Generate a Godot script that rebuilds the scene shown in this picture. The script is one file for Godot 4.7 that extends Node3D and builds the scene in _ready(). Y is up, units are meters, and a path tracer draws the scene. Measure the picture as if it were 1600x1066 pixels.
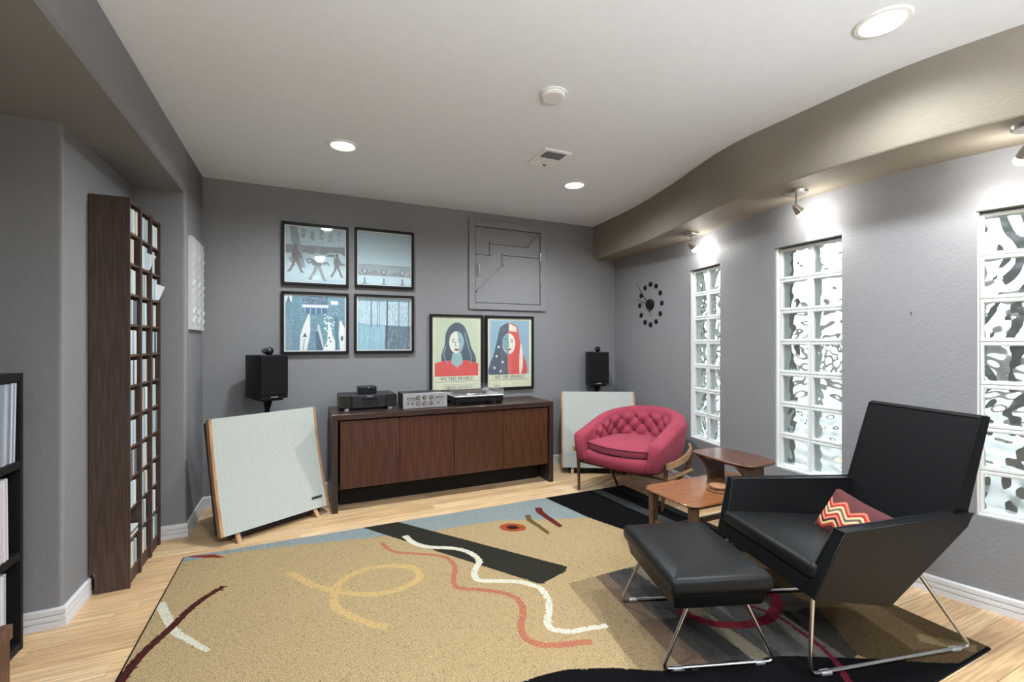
extends Node3D
# A listening room: grey walls, a wavy soffit over glass block windows, credenza with hi-fi, lounge chairs and an abstract rug.

const EYE := 1.25
const CEIL := 2.495
const SOFFIT := 2.14
const BACK := -4.09
const LEFT := -0.675
const SILL := 0.43
const HEAD := 1.87
const UPLIGHT := 6.5

var M := {}
var rng := RandomNumberGenerator.new()
var FLAT := 4294967295

# ------------------------------------------------------------------ helpers: naming
func tag(o: Node, label: String, category: String, group := "", kind := "") -> Node:
	if label: o.set_meta("label", label)
	if category: o.set_meta("category", category)
	if group: o.set_meta("group", group)
	if kind: o.set_meta("kind", kind)
	return o

func numbered(called: String) -> String:
	if not has_node(called): return called
	var n := 1
	while has_node("%s_%03d" % [called, n]): n += 1
	return "%s_%03d" % [called, n]

func thing(called: String, label: String, category: String, at := Vector3.ZERO, turn := 0.0, group := "") -> Node3D:
	var o := Node3D.new()
	o.name = numbered(called)
	add_child(o)
	o.position = at
	o.rotation.y = turn
	tag(o, label, category, group)
	return o

func put(called: String, st: SurfaceTool, mat: Material, parent: Node = null, at := Vector3.ZERO) -> MeshInstance3D:
	st.generate_normals()
	return put_mesh(called, st.commit(), mat, parent, at)

func put_mesh(called: String, mesh: Mesh, mat: Material, parent: Node = null, at := Vector3.ZERO) -> MeshInstance3D:
	var o := MeshInstance3D.new()
	o.mesh = mesh
	o.material_override = mat
	o.cast_shadow = GeometryInstance3D.SHADOW_CASTING_SETTING_ON
	o.position = at
	if parent == null:
		o.name = numbered(called)
		add_child(o)
	else:
		var nm := called
		var k := 1
		while parent.has_node(nm):
			nm = "%s_%03d" % [called, k]
			k += 1
		o.name = nm
		parent.add_child(o)
	return o

# ------------------------------------------------------------------ helpers: shapes
func mb() -> SurfaceTool:
	var st := SurfaceTool.new()
	st.begin(Mesh.PRIMITIVE_TRIANGLES)
	st.set_smooth_group(FLAT)
	return st

func tri(st: SurfaceTool, a: Vector3, b: Vector3, c: Vector3) -> void:   # a b c counter-clockwise seen from outside
	st.add_vertex(a); st.add_vertex(c); st.add_vertex(b)

func quad(st: SurfaceTool, a: Vector3, b: Vector3, c: Vector3, d: Vector3) -> void:
	tri(st, a, b, c); tri(st, a, c, d)

func quad_out(st: SurfaceTool, a: Vector3, b: Vector3, c: Vector3, d: Vector3, from: Vector3) -> void:
	var n := (c - a).cross(d - b)
	if n.dot((a + b + c + d) / 4.0 - from) < 0.0: quad(st, d, c, b, a)
	else: quad(st, a, b, c, d)

func tri_out(st: SurfaceTool, a: Vector3, b: Vector3, c: Vector3, from: Vector3) -> void:
	if (b - a).cross(c - a).dot((a + b + c) / 3.0 - from) < 0.0: tri(st, a, c, b)
	else: tri(st, a, b, c)

func bx(st: SurfaceTool, c: Vector3, size: Vector3, bev := 0.003, xf := Transform3D.IDENTITY) -> void:   # a box with chamfered edges
	var h := size / 2.0
	bev = minf(bev, minf(h.x, minf(h.y, h.z)) * 0.9)
	var mid := xf * c
	var v := func(s: Vector3, k: int) -> Vector3:
		var p := h - Vector3(bev, bev, bev)
		p[k] = h[k]
		return xf * (c + p * s)
	for k in 3:
		var i := (k + 1) % 3
		var j := (k + 2) % 3
		for s in [-1.0, 1.0]:
			var q := []
			for w in [[-1.0, -1.0], [1.0, -1.0], [1.0, 1.0], [-1.0, 1.0]]:
				var sg := Vector3.ZERO
				sg[k] = s; sg[i] = w[0]; sg[j] = w[1]
				q.append(v.call(sg, k))
			quad_out(st, q[0], q[1], q[2], q[3], mid)
		if bev > 0.0:
			for a in [-1.0, 1.0]:
				for b in [-1.0, 1.0]:
					var s1 := Vector3.ZERO; var s2 := Vector3.ZERO
					s1[i] = a; s1[j] = b; s1[k] = -1.0
					s2[i] = a; s2[j] = b; s2[k] = 1.0
					quad_out(st, v.call(s1, i), v.call(s2, i), v.call(s2, j), v.call(s1, j), mid)
	if bev > 0.0:
		for a in [-1.0, 1.0]:
			for b in [-1.0, 1.0]:
				for d in [-1.0, 1.0]:
					var s := Vector3(a, b, d)
					tri_out(st, v.call(s, 0), v.call(s, 1), v.call(s, 2), mid)

func box(called: String, c: Vector3, size: Vector3, mat: Material, parent: Node = null, bev := 0.003) -> MeshInstance3D:
	var st := mb()
	bx(st, Vector3.ZERO, size, bev)
	return put(called, st, mat, parent, c)

func frame_of(t: Vector3) -> Basis:
	var up := Vector3.UP if absf(t.y) < 0.95 else Vector3.RIGHT
	var x := up.cross(t).normalized()
	return Basis(x, t.cross(x).normalized(), t)

func tube(st: SurfaceTool, pts: Array, radii, seg := 10, capped := true) -> void:
	st.set_smooth_group(1)
	var n := pts.size()
	var rings := []
	var prev := Vector3.ZERO
	for i in n:
		var t: Vector3
		if i == 0: t = pts[1] - pts[0]
		elif i == n - 1: t = pts[n - 1] - pts[n - 2]
		else: t = (pts[i] - pts[i - 1]).normalized() + (pts[i + 1] - pts[i]).normalized()
		t = t.normalized()
		var x: Vector3
		if i == 0: x = frame_of(t).x
		else: x = (prev - t * prev.dot(t)).normalized()
		prev = x
		var y := t.cross(x)
		var r: float = radii[i] if radii is Array else radii
		var ring := []
		for k in seg:
			var a := TAU * k / seg
			ring.append(pts[i] + (x * cos(a) + y * sin(a)) * r)
		rings.append(ring)
	for i in n - 1:
		for k in seg:
			var l := (k + 1) % seg
			quad(st, rings[i][k], rings[i][l], rings[i + 1][l], rings[i + 1][k])
	if capped:
		st.set_smooth_group(FLAT)
		for k in seg:
			var l := (k + 1) % seg
			tri(st, pts[0], rings[0][l], rings[0][k])
			tri(st, pts[n - 1], rings[n - 1][k], rings[n - 1][l])
	st.set_smooth_group(FLAT)

func rounded(pts: Array, r: float, n := 6) -> Array:   # a path with its corners rounded
	var out := [pts[0]]
	for i in range(1, pts.size() - 1):
		var a: Vector3 = pts[i] + (pts[i - 1] - pts[i]).normalized() * r
		var b: Vector3 = pts[i] + (pts[i + 1] - pts[i]).normalized() * r
		for k in n + 1:
			var t := float(k) / n
			out.append(a.lerp(pts[i], t).lerp((pts[i] as Vector3).lerp(b, t), t))
	out.append(pts[pts.size() - 1])
	return out

func lathe(st: SurfaceTool, prof: Array, seg := 24, xf := Transform3D.IDENTITY, smooth := false) -> void:   # prof: Vector2(radius, height), from bottom to top
	st.set_smooth_group(1 if smooth else FLAT)
	for i in prof.size() - 1:
		for k in seg:
			var a := TAU * k / seg
			var b := TAU * (k + 1) / seg
			if not smooth: st.set_smooth_group(10 + i)
			var p := func(q: Vector2, w: float) -> Vector3: return xf * Vector3(q.x * cos(w), q.y, -q.x * sin(w))
			var v0: Vector3 = p.call(prof[i], a)
			var v1: Vector3 = p.call(prof[i], b)
			var v2: Vector3 = p.call(prof[i + 1], b)
			var v3: Vector3 = p.call(prof[i + 1], a)
			if prof[i].x > 1e-5: tri(st, v0, v1, v2)
			if prof[i + 1].x > 1e-5: tri(st, v0, v2, v3)
	st.set_smooth_group(FLAT)

func rings(st: SurfaceTool, outline: Array, levels: Array, xf := Transform3D.IDENTITY, crown_low := 0.0, crown_top := 0.0, smooth := true) -> void:
	# a slab with a plan outline (Vector2 x,z; convex), levels: Vector2(inset, height) from bottom to top
	var c := Vector2.ZERO
	for p in outline: c += p
	c /= outline.size()
	var n := outline.size()
	var rows := []
	for l in levels:
		var row := []
		for p in outline:
			var d: Vector2 = p - c
			var q: Vector2 = c + d * maxf(0.0, 1.0 - l.x / d.length())
			row.append(xf * Vector3(q.x, l.y, q.y))
		rows.append(row)
	var mid := xf * Vector3(c.x, (levels[0].y + levels[levels.size() - 1].y) / 2.0, c.y)
	if smooth: st.set_smooth_group(1)
	for i in rows.size() - 1:
		if not smooth: st.set_smooth_group(20 + i)
		for k in n:
			var l := (k + 1) % n
			quad_out(st, rows[i][k], rows[i][l], rows[i + 1][l], rows[i + 1][k], mid)
	for e in [0, rows.size() - 1]:
		if not smooth: st.set_smooth_group(60 + e)
		var top: Vector3 = xf * Vector3(c.x, levels[e].y + (crown_top if e else -crown_low), c.y)
		var half := []
		for k in n:
			var q: Vector3 = rows[e][k].lerp(xf * Vector3(c.x, levels[e].y, c.y), 0.45)
			half.append(q + (top - xf * Vector3(c.x, levels[e].y, c.y)) * 0.8)
		for k in n:
			var l := (k + 1) % n
			quad_out(st, rows[e][k], rows[e][l], half[l], half[k], mid)
			tri_out(st, half[k], half[l], top, mid)
	st.set_smooth_group(FLAT)

func round_rect(w: float, d: float, r: float, n := 5, at := Vector2.ZERO) -> Array:
	var out := []
	for q in [[1, 1, 0.0], [-1, 1, 0.25], [-1, -1, 0.5], [1, -1, 0.75]]:
		for k in n + 1:
			var a: float = TAU * (q[2] + 0.25 * k / n)
			out.append(at + Vector2(q[0] * (w / 2 - r) + r * cos(a), q[1] * (d / 2 - r) + r * sin(a)))
	return out

func round_poly(pts: Array, r: float, n := 4) -> Array:
	var out := []
	for i in pts.size():
		var p: Vector2 = pts[i]
		var q: Vector2 = pts[(i + pts.size() - 1) % pts.size()]
		var s: Vector2 = pts[(i + 1) % pts.size()]
		var a := p + (q - p).normalized() * r
		var b := p + (s - p).normalized() * r
		for k in n + 1:
			var t := float(k) / n
			out.append(a.lerp(p, t).lerp(p.lerp(b, t), t))
	return out

func warp(st: SurfaceTool, one: Array, two: Array) -> void:   # a solid between two polygons of the same count
	var c := Vector3.ZERO
	for p in one: c += p
	for p in two: c += p
	c /= one.size() * 2.0
	var n := one.size()
	for i in n:
		var j := (i + 1) % n
		quad_out(st, one[i], one[j], two[j], two[i], c)
	for poly in [one, two]:
		for i in range(1, n - 1): tri_out(st, poly[0], poly[i], poly[i + 1], c)

func extrude(st: SurfaceTool, poly: PackedVector2Array, y0: float, y1: float) -> void:   # plan polygon (x, z) stood upright, of any outline
	var idx := Geometry2D.triangulate_polygon(poly)
	var n := poly.size()
	var ccw := not Geometry2D.is_polygon_clockwise(poly)
	for i in n:
		var a := poly[i]
		var b := poly[(i + 1) % n]
		var q := [Vector3(a.x, y0, a.y), Vector3(b.x, y0, b.y), Vector3(b.x, y1, b.y), Vector3(a.x, y1, a.y)]
		if ccw: quad(st, q[0], q[3], q[2], q[1])
		else: quad(st, q[0], q[1], q[2], q[3])
	for t in range(0, idx.size(), 3):
		var p := [poly[idx[t]], poly[idx[t + 1]], poly[idx[t + 2]]]
		var up := [Vector3(p[0].x, y1, p[0].y), Vector3(p[1].x, y1, p[1].y), Vector3(p[2].x, y1, p[2].y)]
		var dn := [Vector3(p[0].x, y0, p[0].y), Vector3(p[1].x, y0, p[1].y), Vector3(p[2].x, y0, p[2].y)]
		tri_out(st, up[0], up[1], up[2], up[0] - Vector3.UP)
		tri_out(st, dn[0], dn[1], dn[2], dn[0] + Vector3.UP)

func sweep(st: SurfaceTool, path: Array, prof: Array) -> void:   # profile (out, up) carried along a floor path (Vector2 x,z); out is to the left of the way
	var n := path.size()
	var rows := []
	for i in n:
		var t: Vector2
		var d0: Vector2 = (path[i] - path[maxi(i - 1, 0)]).normalized()
		var d1: Vector2 = (path[mini(i + 1, n - 1)] - path[i]).normalized()
		if i == 0: d0 = d1
		if i == n - 1: d1 = d0
		t = (d0 + d1).normalized()
		var o := Vector2(-t.y, t.x) / maxf(0.3, t.dot(d1))
		var row := []
		for p in prof: row.append(Vector3(path[i].x + o.x * p.x, p.y, path[i].y + o.y * p.x))
		rows.append(row)
	for i in n - 1:
		for k in prof.size() - 1:
			quad(st, rows[i][k], rows[i + 1][k], rows[i + 1][k + 1], rows[i][k + 1])

# ------------------------------------------------------------------ helpers: materials and pictures
func noise_tex(freq: float, octaves := 4, seed_ := 1, lo := 0.6, hi := 1.0, size := 512, kind := FastNoiseLite.TYPE_SIMPLEX) -> NoiseTexture2D:
	var n := FastNoiseLite.new()
	n.seed = seed_
	n.noise_type = kind
	n.frequency = freq
	n.fractal_octaves = octaves
	var t := NoiseTexture2D.new()
	t.width = size
	t.height = size
	t.seamless = true
	t.noise = n
	var g := Gradient.new()
	g.set_color(0, Color(lo, lo, lo))
	g.set_color(1, Color(hi, hi, hi))
	g.set_offset(0, 0.25)
	g.set_offset(1, 0.75)
	t.color_ramp = g
	return t

func lin(r: float, g: float, b: float) -> Color:
	return Color(r, g, b).linear_to_srgb()

func mat(c: Color, rough := 0.5, metal := 0.0, spec := 0.5) -> StandardMaterial3D:
	var m := StandardMaterial3D.new()
	m.albedo_color = c
	m.roughness = rough
	m.metallic = metal
	m.metallic_specular = spec
	return m

func with_tex(m: StandardMaterial3D, t: Texture2D, scale: Vector3, world := false, off := Vector3.ZERO) -> StandardMaterial3D:
	m.albedo_texture = t
	m.uv1_triplanar = true
	m.uv1_world_triplanar = world
	m.uv1_triplanar_sharpness = 8.0
	m.uv1_scale = scale
	m.uv1_offset = off
	return m

func with_bump(m: StandardMaterial3D, t: Texture2D, height: float) -> StandardMaterial3D:
	m.heightmap_enabled = true
	m.heightmap_texture = t
	m.heightmap_scale = height
	return m

func poly_fill(im: Image, pts: Array, c: Color) -> void:
	var y0 := im.get_height(); var y1 := 0
	for p in pts:
		y0 = mini(y0, int(floor(p.y))); y1 = maxi(y1, int(ceil(p.y)))
	var n := pts.size()
	for y in range(maxi(0, y0), mini(im.get_height() - 1, y1) + 1):
		var xs := []
		var yy := y + 0.5
		for i in n:
			var a: Vector2 = pts[i]
			var b: Vector2 = pts[(i + 1) % n]
			if (a.y <= yy) != (b.y <= yy): xs.append(a.x + (yy - a.y) / (b.y - a.y) * (b.x - a.x))
		xs.sort()
		for k in range(0, xs.size() - 1, 2):
			var l := int(round(xs[k])); var r := int(round(xs[k + 1]))
			if r > l: im.fill_rect(Rect2i(l, y, r - l, 1), c)

func smooth_path(f: Array, s: float, off := Vector2.ZERO, steps := 6) -> Array:   # numbers x,y,x,y... to a Catmull-Rom path
	var p := []
	for i in range(0, f.size(), 2): p.append(Vector2(f[i], f[i + 1]) * s + off)
	var out := []
	for i in p.size() - 1:
		var a: Vector2 = p[maxi(i - 1, 0)]
		var d: Vector2 = p[mini(i + 2, p.size() - 1)]
		for k in steps: out.append((p[i] as Vector2).cubic_interpolate(p[i + 1], a, d, float(k) / steps))
	out.append(p[p.size() - 1])
	return out

func pts_of(f: Array, s: float, off := Vector2.ZERO) -> Array:
	var p := []
	for i in range(0, f.size(), 2): p.append(Vector2(f[i], f[i + 1]) * s + off)
	return p

func stroke(im: Image, path: Array, w0: float, w1: float, c: Color) -> void:
	var n := path.size()
	for i in n - 1:
		var a: Vector2 = path[i]
		var b: Vector2 = path[i + 1]
		var o := (b - a).normalized().orthogonal()
		var e := (b - a).normalized() * 0.8
		var wa := lerpf(w0, w1, float(i) / n) / 2.0
		poly_fill(im, [a + o * wa - e, a - o * wa - e, b - o * wa + e, b + o * wa + e], c)

func ellipse(im: Image, c: Vector2, r: Vector2, col: Color, turn := 0.0) -> void:
	var p := []
	for k in 28: p.append(c + Vector2(cos(TAU * k / 28) * r.x, sin(TAU * k / 28) * r.y).rotated(turn))
	poly_fill(im, p, col)

func canvas(w: int, h: int, c: Color) -> Image:
	var im := Image.create(w, h, false, Image.FORMAT_RGB8)
	im.fill(c)
	return im

func pic(im: Image, rough := 0.6) -> StandardMaterial3D:
	var m := mat(Color.WHITE, rough)
	m.albedo_texture = ImageTexture.create_from_image(im)
	return m

func face_uv(st: SurfaceTool, w: float, h: float, z := 0.0) -> void:   # a picture sheet facing +z, its top at +y
	var c := [Vector3(-w / 2, -h / 2, z), Vector3(w / 2, -h / 2, z), Vector3(w / 2, h / 2, z), Vector3(-w / 2, h / 2, z)]
	var u := [Vector2(0, 1), Vector2(1, 1), Vector2(1, 0), Vector2(0, 0)]
	for k in [0, 2, 1, 0, 3, 2]:
		st.set_uv(u[k])
		st.add_vertex(c[k])

# ------------------------------------------------------------------ the curve of the window wall and of the soffit (d is the way from the camera to the back wall)
func along(tab: Array, d: float) -> float:
	var n := tab.size()
	var i := 0
	while i < n - 2 and d > tab[i + 1].x: i += 1
	var a: Vector2 = tab[i]; var b: Vector2 = tab[i + 1]
	var p: Vector2 = tab[maxi(i - 1, 0)]; var q: Vector2 = tab[mini(i + 2, n - 1)]
	var t := clampf((d - a.x) / (b.x - a.x), 0.0, 1.0)
	var h := b.x - a.x
	var m0: float = (b.y - p.y) / (b.x - p.x)
	var m1: float = (q.y - a.y) / (q.x - a.x)
	var t2 := t * t; var t3 := t2 * t
	return (2 * t3 - 3 * t2 + 1) * a.y + (t3 - 2 * t2 + t) * h * m0 + (3 * t2 - 2 * t3) * b.y + (t3 - t2) * h * m1

var WALL := [Vector2(-3.2, 3.3), Vector2(-1.0, 3.3), Vector2(0.0, 3.2), Vector2(0.5, 3.07), Vector2(0.885, 2.945), Vector2(1.2, 2.862), Vector2(1.58, 2.823), Vector2(2.0, 2.838), Vector2(2.55, 2.975), Vector2(2.94, 3.055), Vector2(3.4, 3.11), Vector2(4.09, 3.142)]
var SOFF := [Vector2(-3.2, 3.0), Vector2(-1.0, 2.98), Vector2(0.0, 2.84), Vector2(0.4, 2.70), Vector2(0.78, 2.562), Vector2(1.1, 2.475), Vector2(1.35, 2.455), Vector2(1.67, 2.45), Vector2(1.95, 2.45), Vector2(2.2, 2.493), Vector2(2.66, 2.63), Vector2(3.235, 2.768), Vector2(3.6, 2.815), Vector2(4.09, 2.858)]
var WINS := [[2.935, 2.55], [2.0, 1.58], [1.032, 0.62]]

func wall_pt(d: float, y := 0.0, off := 0.0) -> Vector3:
	var e := 0.02
	var t := Vector2(along(WALL, d + e) - along(WALL, d - e), -2 * e).normalized()
	return Vector3(along(WALL, d) - t.y * off, y, -d + t.x * off)

# ------------------------------------------------------------------ materials
func make_materials() -> void:
	var peel := noise_tex(0.035, 2, 5, 0.0, 1.0, 512)
	var peel2 := noise_tex(0.03, 2, 8, 0.0, 1.0, 512)
	var mottle := noise_tex(0.02, 4, 21, 0.992, 1.0, 256)
	M.wall = with_bump(with_tex(mat(lin(0.245, 0.246, 0.254), 0.6, 0.0, 0.35), mottle, Vector3(2.2, 2.2, 2.2), true), peel, 0.036)
	M.ceiling = with_bump(with_tex(mat(lin(0.77, 0.80, 0.84), 0.85, 0.0, 0.3), mottle, Vector3(2.2, 2.2, 2.2), true), peel2, 0.008)
	M.taupe = with_bump(with_tex(mat(lin(0.235, 0.207, 0.165), 0.65, 0.0, 0.35), mottle, Vector3(2.6, 2.6, 2.6), true), peel, 0.05)
	M.trim = mat(lin(0.72, 0.72, 0.73), 0.4)
	M.white = mat(lin(0.78, 0.78, 0.77), 0.45)
	M.grain = noise_tex(0.011, 4, 3, 0.76, 1.0, 512)
	M.grain_soft = noise_tex(0.010, 4, 9, 0.84, 1.0, 512)
	M.weave = noise_tex(0.09, 3, 4, 0.55, 1.0, 512)
	M.fine = noise_tex(0.16, 2, 14, 0.0, 1.0, 512)
	M.planks = []
	for k in 12:
		var c: Color = [lin(0.70, 0.52, 0.335), lin(0.64, 0.455, 0.28), lin(0.74, 0.57, 0.385), lin(0.60, 0.42, 0.255), lin(0.71, 0.545, 0.37), lin(0.66, 0.48, 0.30)][k % 6]
		M.planks.append(with_tex(mat(c * Color(1.03, 0.99, 0.92), 0.38), M.grain_soft, Vector3(0.45, 11, 11), false, Vector3(k * 0.37, k * 0.21, k * 0.53)))
	M.floor_base = with_tex(mat(lin(0.62, 0.46, 0.30), 0.4), M.grain_soft, Vector3(0.9, 9, 9), true)
	M.espresso = with_tex(mat(lin(0.042, 0.023, 0.019), 0.42), M.grain, Vector3(9, 0.7, 9))
	M.espresso_flat = with_tex(mat(lin(0.052, 0.026, 0.020), 0.3), M.grain, Vector3(0.7, 9, 9))
	M.shelf_wood = with_tex(mat(lin(0.115, 0.062, 0.040), 0.45), M.grain, Vector3(9, 9, 0.8))
	M.tower = with_tex(mat(lin(0.088, 0.052, 0.038), 0.5), M.grain, Vector3(14, 0.5, 14))
	M.doors = []
	for k in 4:
		var d := with_tex(mat([lin(0.088, 0.030, 0.019), lin(0.094, 0.030, 0.017), lin(0.094, 0.033, 0.016), lin(0.102, 0.039, 0.016)][k], 0.32), M.grain, Vector3(11, 0.4, 11), false, Vector3(k * 0.3, k * 0.7, 0))
		M.doors.append(d)
	M.walnut = with_tex(mat(lin(0.29, 0.110, 0.042), 0.22), M.grain_soft, Vector3(0.5, 9, 9))
	M.walnut_dark = with_tex(mat(lin(0.135, 0.056, 0.033), 0.25), M.grain, Vector3(9, 9, 0.5))
	M.walnut_leg = with_tex(mat(lin(0.130, 0.058, 0.030), 0.35), M.grain, Vector3(9, 1.2, 9))
	M.oak = with_tex(mat(lin(0.50, 0.27, 0.12), 0.4), M.grain_soft, Vector3(9, 1.0, 9))
	M.oak_pale = with_tex(mat(lin(0.50, 0.31, 0.15), 0.38), M.grain_soft, Vector3(5, 5, 2))
	M.black_wood = mat(lin(0.010, 0.009, 0.009), 0.5, 0.0, 0.3)
	M.black = mat(lin(0.010, 0.010, 0.011), 0.45, 0.0, 0.3)
	M.black_gloss = mat(lin(0.008, 0.008, 0.009), 0.16)
	M.black_cloth = with_bump(mat(lin(0.013, 0.013, 0.014), 0.95, 0.0, 0.15), M.fine, 0.01)
	M.black_cloth.uv1_triplanar = true
	M.black_cloth.uv1_scale = Vector3(4, 4, 4)
	M.dark_grey = mat(lin(0.026, 0.027, 0.029), 0.4, 0.0, 0.35)
	M.steel = mat(lin(0.62, 0.62, 0.63), 0.22, 1.0)
	M.dark_steel = mat(lin(0.16, 0.16, 0.17), 0.35, 0.8)
	M.nickel = mat(lin(0.50, 0.47, 0.42), 0.28, 1.0)
	M.silver = mat(lin(0.44, 0.44, 0.45), 0.38, 0.5)
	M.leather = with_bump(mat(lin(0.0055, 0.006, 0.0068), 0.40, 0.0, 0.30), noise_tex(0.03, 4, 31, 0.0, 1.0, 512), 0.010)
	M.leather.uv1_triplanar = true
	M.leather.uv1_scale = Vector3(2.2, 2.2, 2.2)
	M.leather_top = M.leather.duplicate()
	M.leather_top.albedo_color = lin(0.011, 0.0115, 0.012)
	M.linen = with_tex(mat(lin(0.56, 0.60, 0.555), 0.9), noise_tex(0.05, 4, 44, 0.80, 1.0, 512), Vector3(2.0, 22, 2.0))
	M.magenta = with_bump(with_tex(mat(lin(0.41, 0.064, 0.097), 0.9), fabric_tex(), Vector3(3.0, 14.0, 3.0)), M.fine, 0.04)
	M.magenta.rim_enabled = true
	M.magenta.rim = 0.3
	M.magenta_dark = mat(lin(0.10, 0.02, 0.045), 0.9)
	M.clear = mat(Color(1, 1, 1, 0.04), 0.04)
	M.clear.transparency = BaseMaterial3D.TRANSPARENCY_ALPHA
	M.glass = mat(Color(0.96, 1.0, 0.985, 0.02), 0.0)
	M.glass.refraction_enabled = true
	M.glass.refraction_scale = 0.05
	M.glass_edge = mat(lin(0.93, 0.94, 0.935), 0.3)
	M.glass_edge.backlight_enabled = true
	M.glass_edge.backlight = Color(0.75, 0.78, 0.77)
	M.lamp = mat(Color.WHITE, 0.5)
	M.lamp.emission_enabled = true
	M.lamp.emission = Color(1.0, 0.985, 0.95)
	M.lamp.emission_energy_multiplier = 3.0
	M.shade = mat(lin(0.8, 0.8, 0.78), 0.8)
	M.shade.emission_enabled = true
	M.shade.emission = Color(1.0, 0.98, 0.94)
	M.shade.emission_energy_multiplier = 1.5
	M.paper = mat(lin(0.80, 0.80, 0.78), 0.7)
	M.navy = mat(lin(0.012, 0.05, 0.09), 0.6)

func fabric_tex() -> Texture2D:
	var n := FastNoiseLite.new()
	n.seed = 77
	n.frequency = 0.06
	n.fractal_octaves = 4
	var t := NoiseTexture2D.new()
	t.width = 512; t.height = 512; t.seamless = true; t.noise = n
	var g := Gradient.new()
	g.offsets = PackedFloat32Array([0.2, 0.42, 0.58, 0.8])
	g.colors = PackedColorArray([Color(0.50, 0.46, 0.85), Color(0.84, 0.70, 0.86), Color(1.0, 0.84, 0.80), Color(1.0, 1.0, 0.86)])
	t.color_ramp = g
	return t

# ------------------------------------------------------------------ light and camera come first
func _ready() -> void:
	rng.seed = 11
	var cam := Camera3D.new()
	cam.name = "camera"
	cam.near = 0.05
	cam.far = 100.0
	cam.projection = Camera3D.PROJECTION_FRUSTUM      # a level camera whose lens is shifted by two pixels
	cam.size = 0.05 * 1066.0 / 711.0
	cam.frustum_offset = Vector2(0, 0.05 * 2.0 / 711.0)
	cam.position = Vector3(0, EYE, 0)
	cam.rotation.y = -atan(329.0 / 711.0)
	cam.current = true
	add_child(cam)

	var env := Environment.new()
	env.background_mode = Environment.BG_SKY
	var sky := Sky.new()
	var sm := ProceduralSkyMaterial.new()
	sm.sky_top_color = Color(0.93, 0.96, 1.0)
	sm.sky_horizon_color = Color(1.0, 1.0, 1.0)
	sm.ground_horizon_color = Color(0.7, 0.7, 0.7)
	sm.ground_bottom_color = Color(0.5, 0.5, 0.5)
	sm.sky_energy_multiplier = 1.9
	sm.sun_angle_max = 0.0
	sky.sky_material = sm
	env.sky = sky
	env.tonemap_mode = Environment.TONE_MAPPER_LINEAR
	env.tonemap_exposure = 1.12
	env.sdfgi_enabled = true
	env.ssao_enabled = true
	env.ssil_enabled = true
	var we := WorldEnvironment.new()
	we.name = "world_environment"
	we.environment = env
	add_child(we)

	make_materials()
	build_room()
	build_windows()
	build_lamps()
	build_rug()
	build_credenza()
	build_hifi()
	build_panels()
	build_pictures()
	build_towers()
	build_record_shelf()
	build_red_chair()
	build_side_table()
	build_lounge_chair()
	build_wall_things()

# ------------------------------------------------------------------ the room
func struct(called: String, st: SurfaceTool, m: Material, label: String, category: String) -> MeshInstance3D:
	var o := put(called, st, m)
	tag(o, label, category, "", "structure")
	return o

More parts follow.
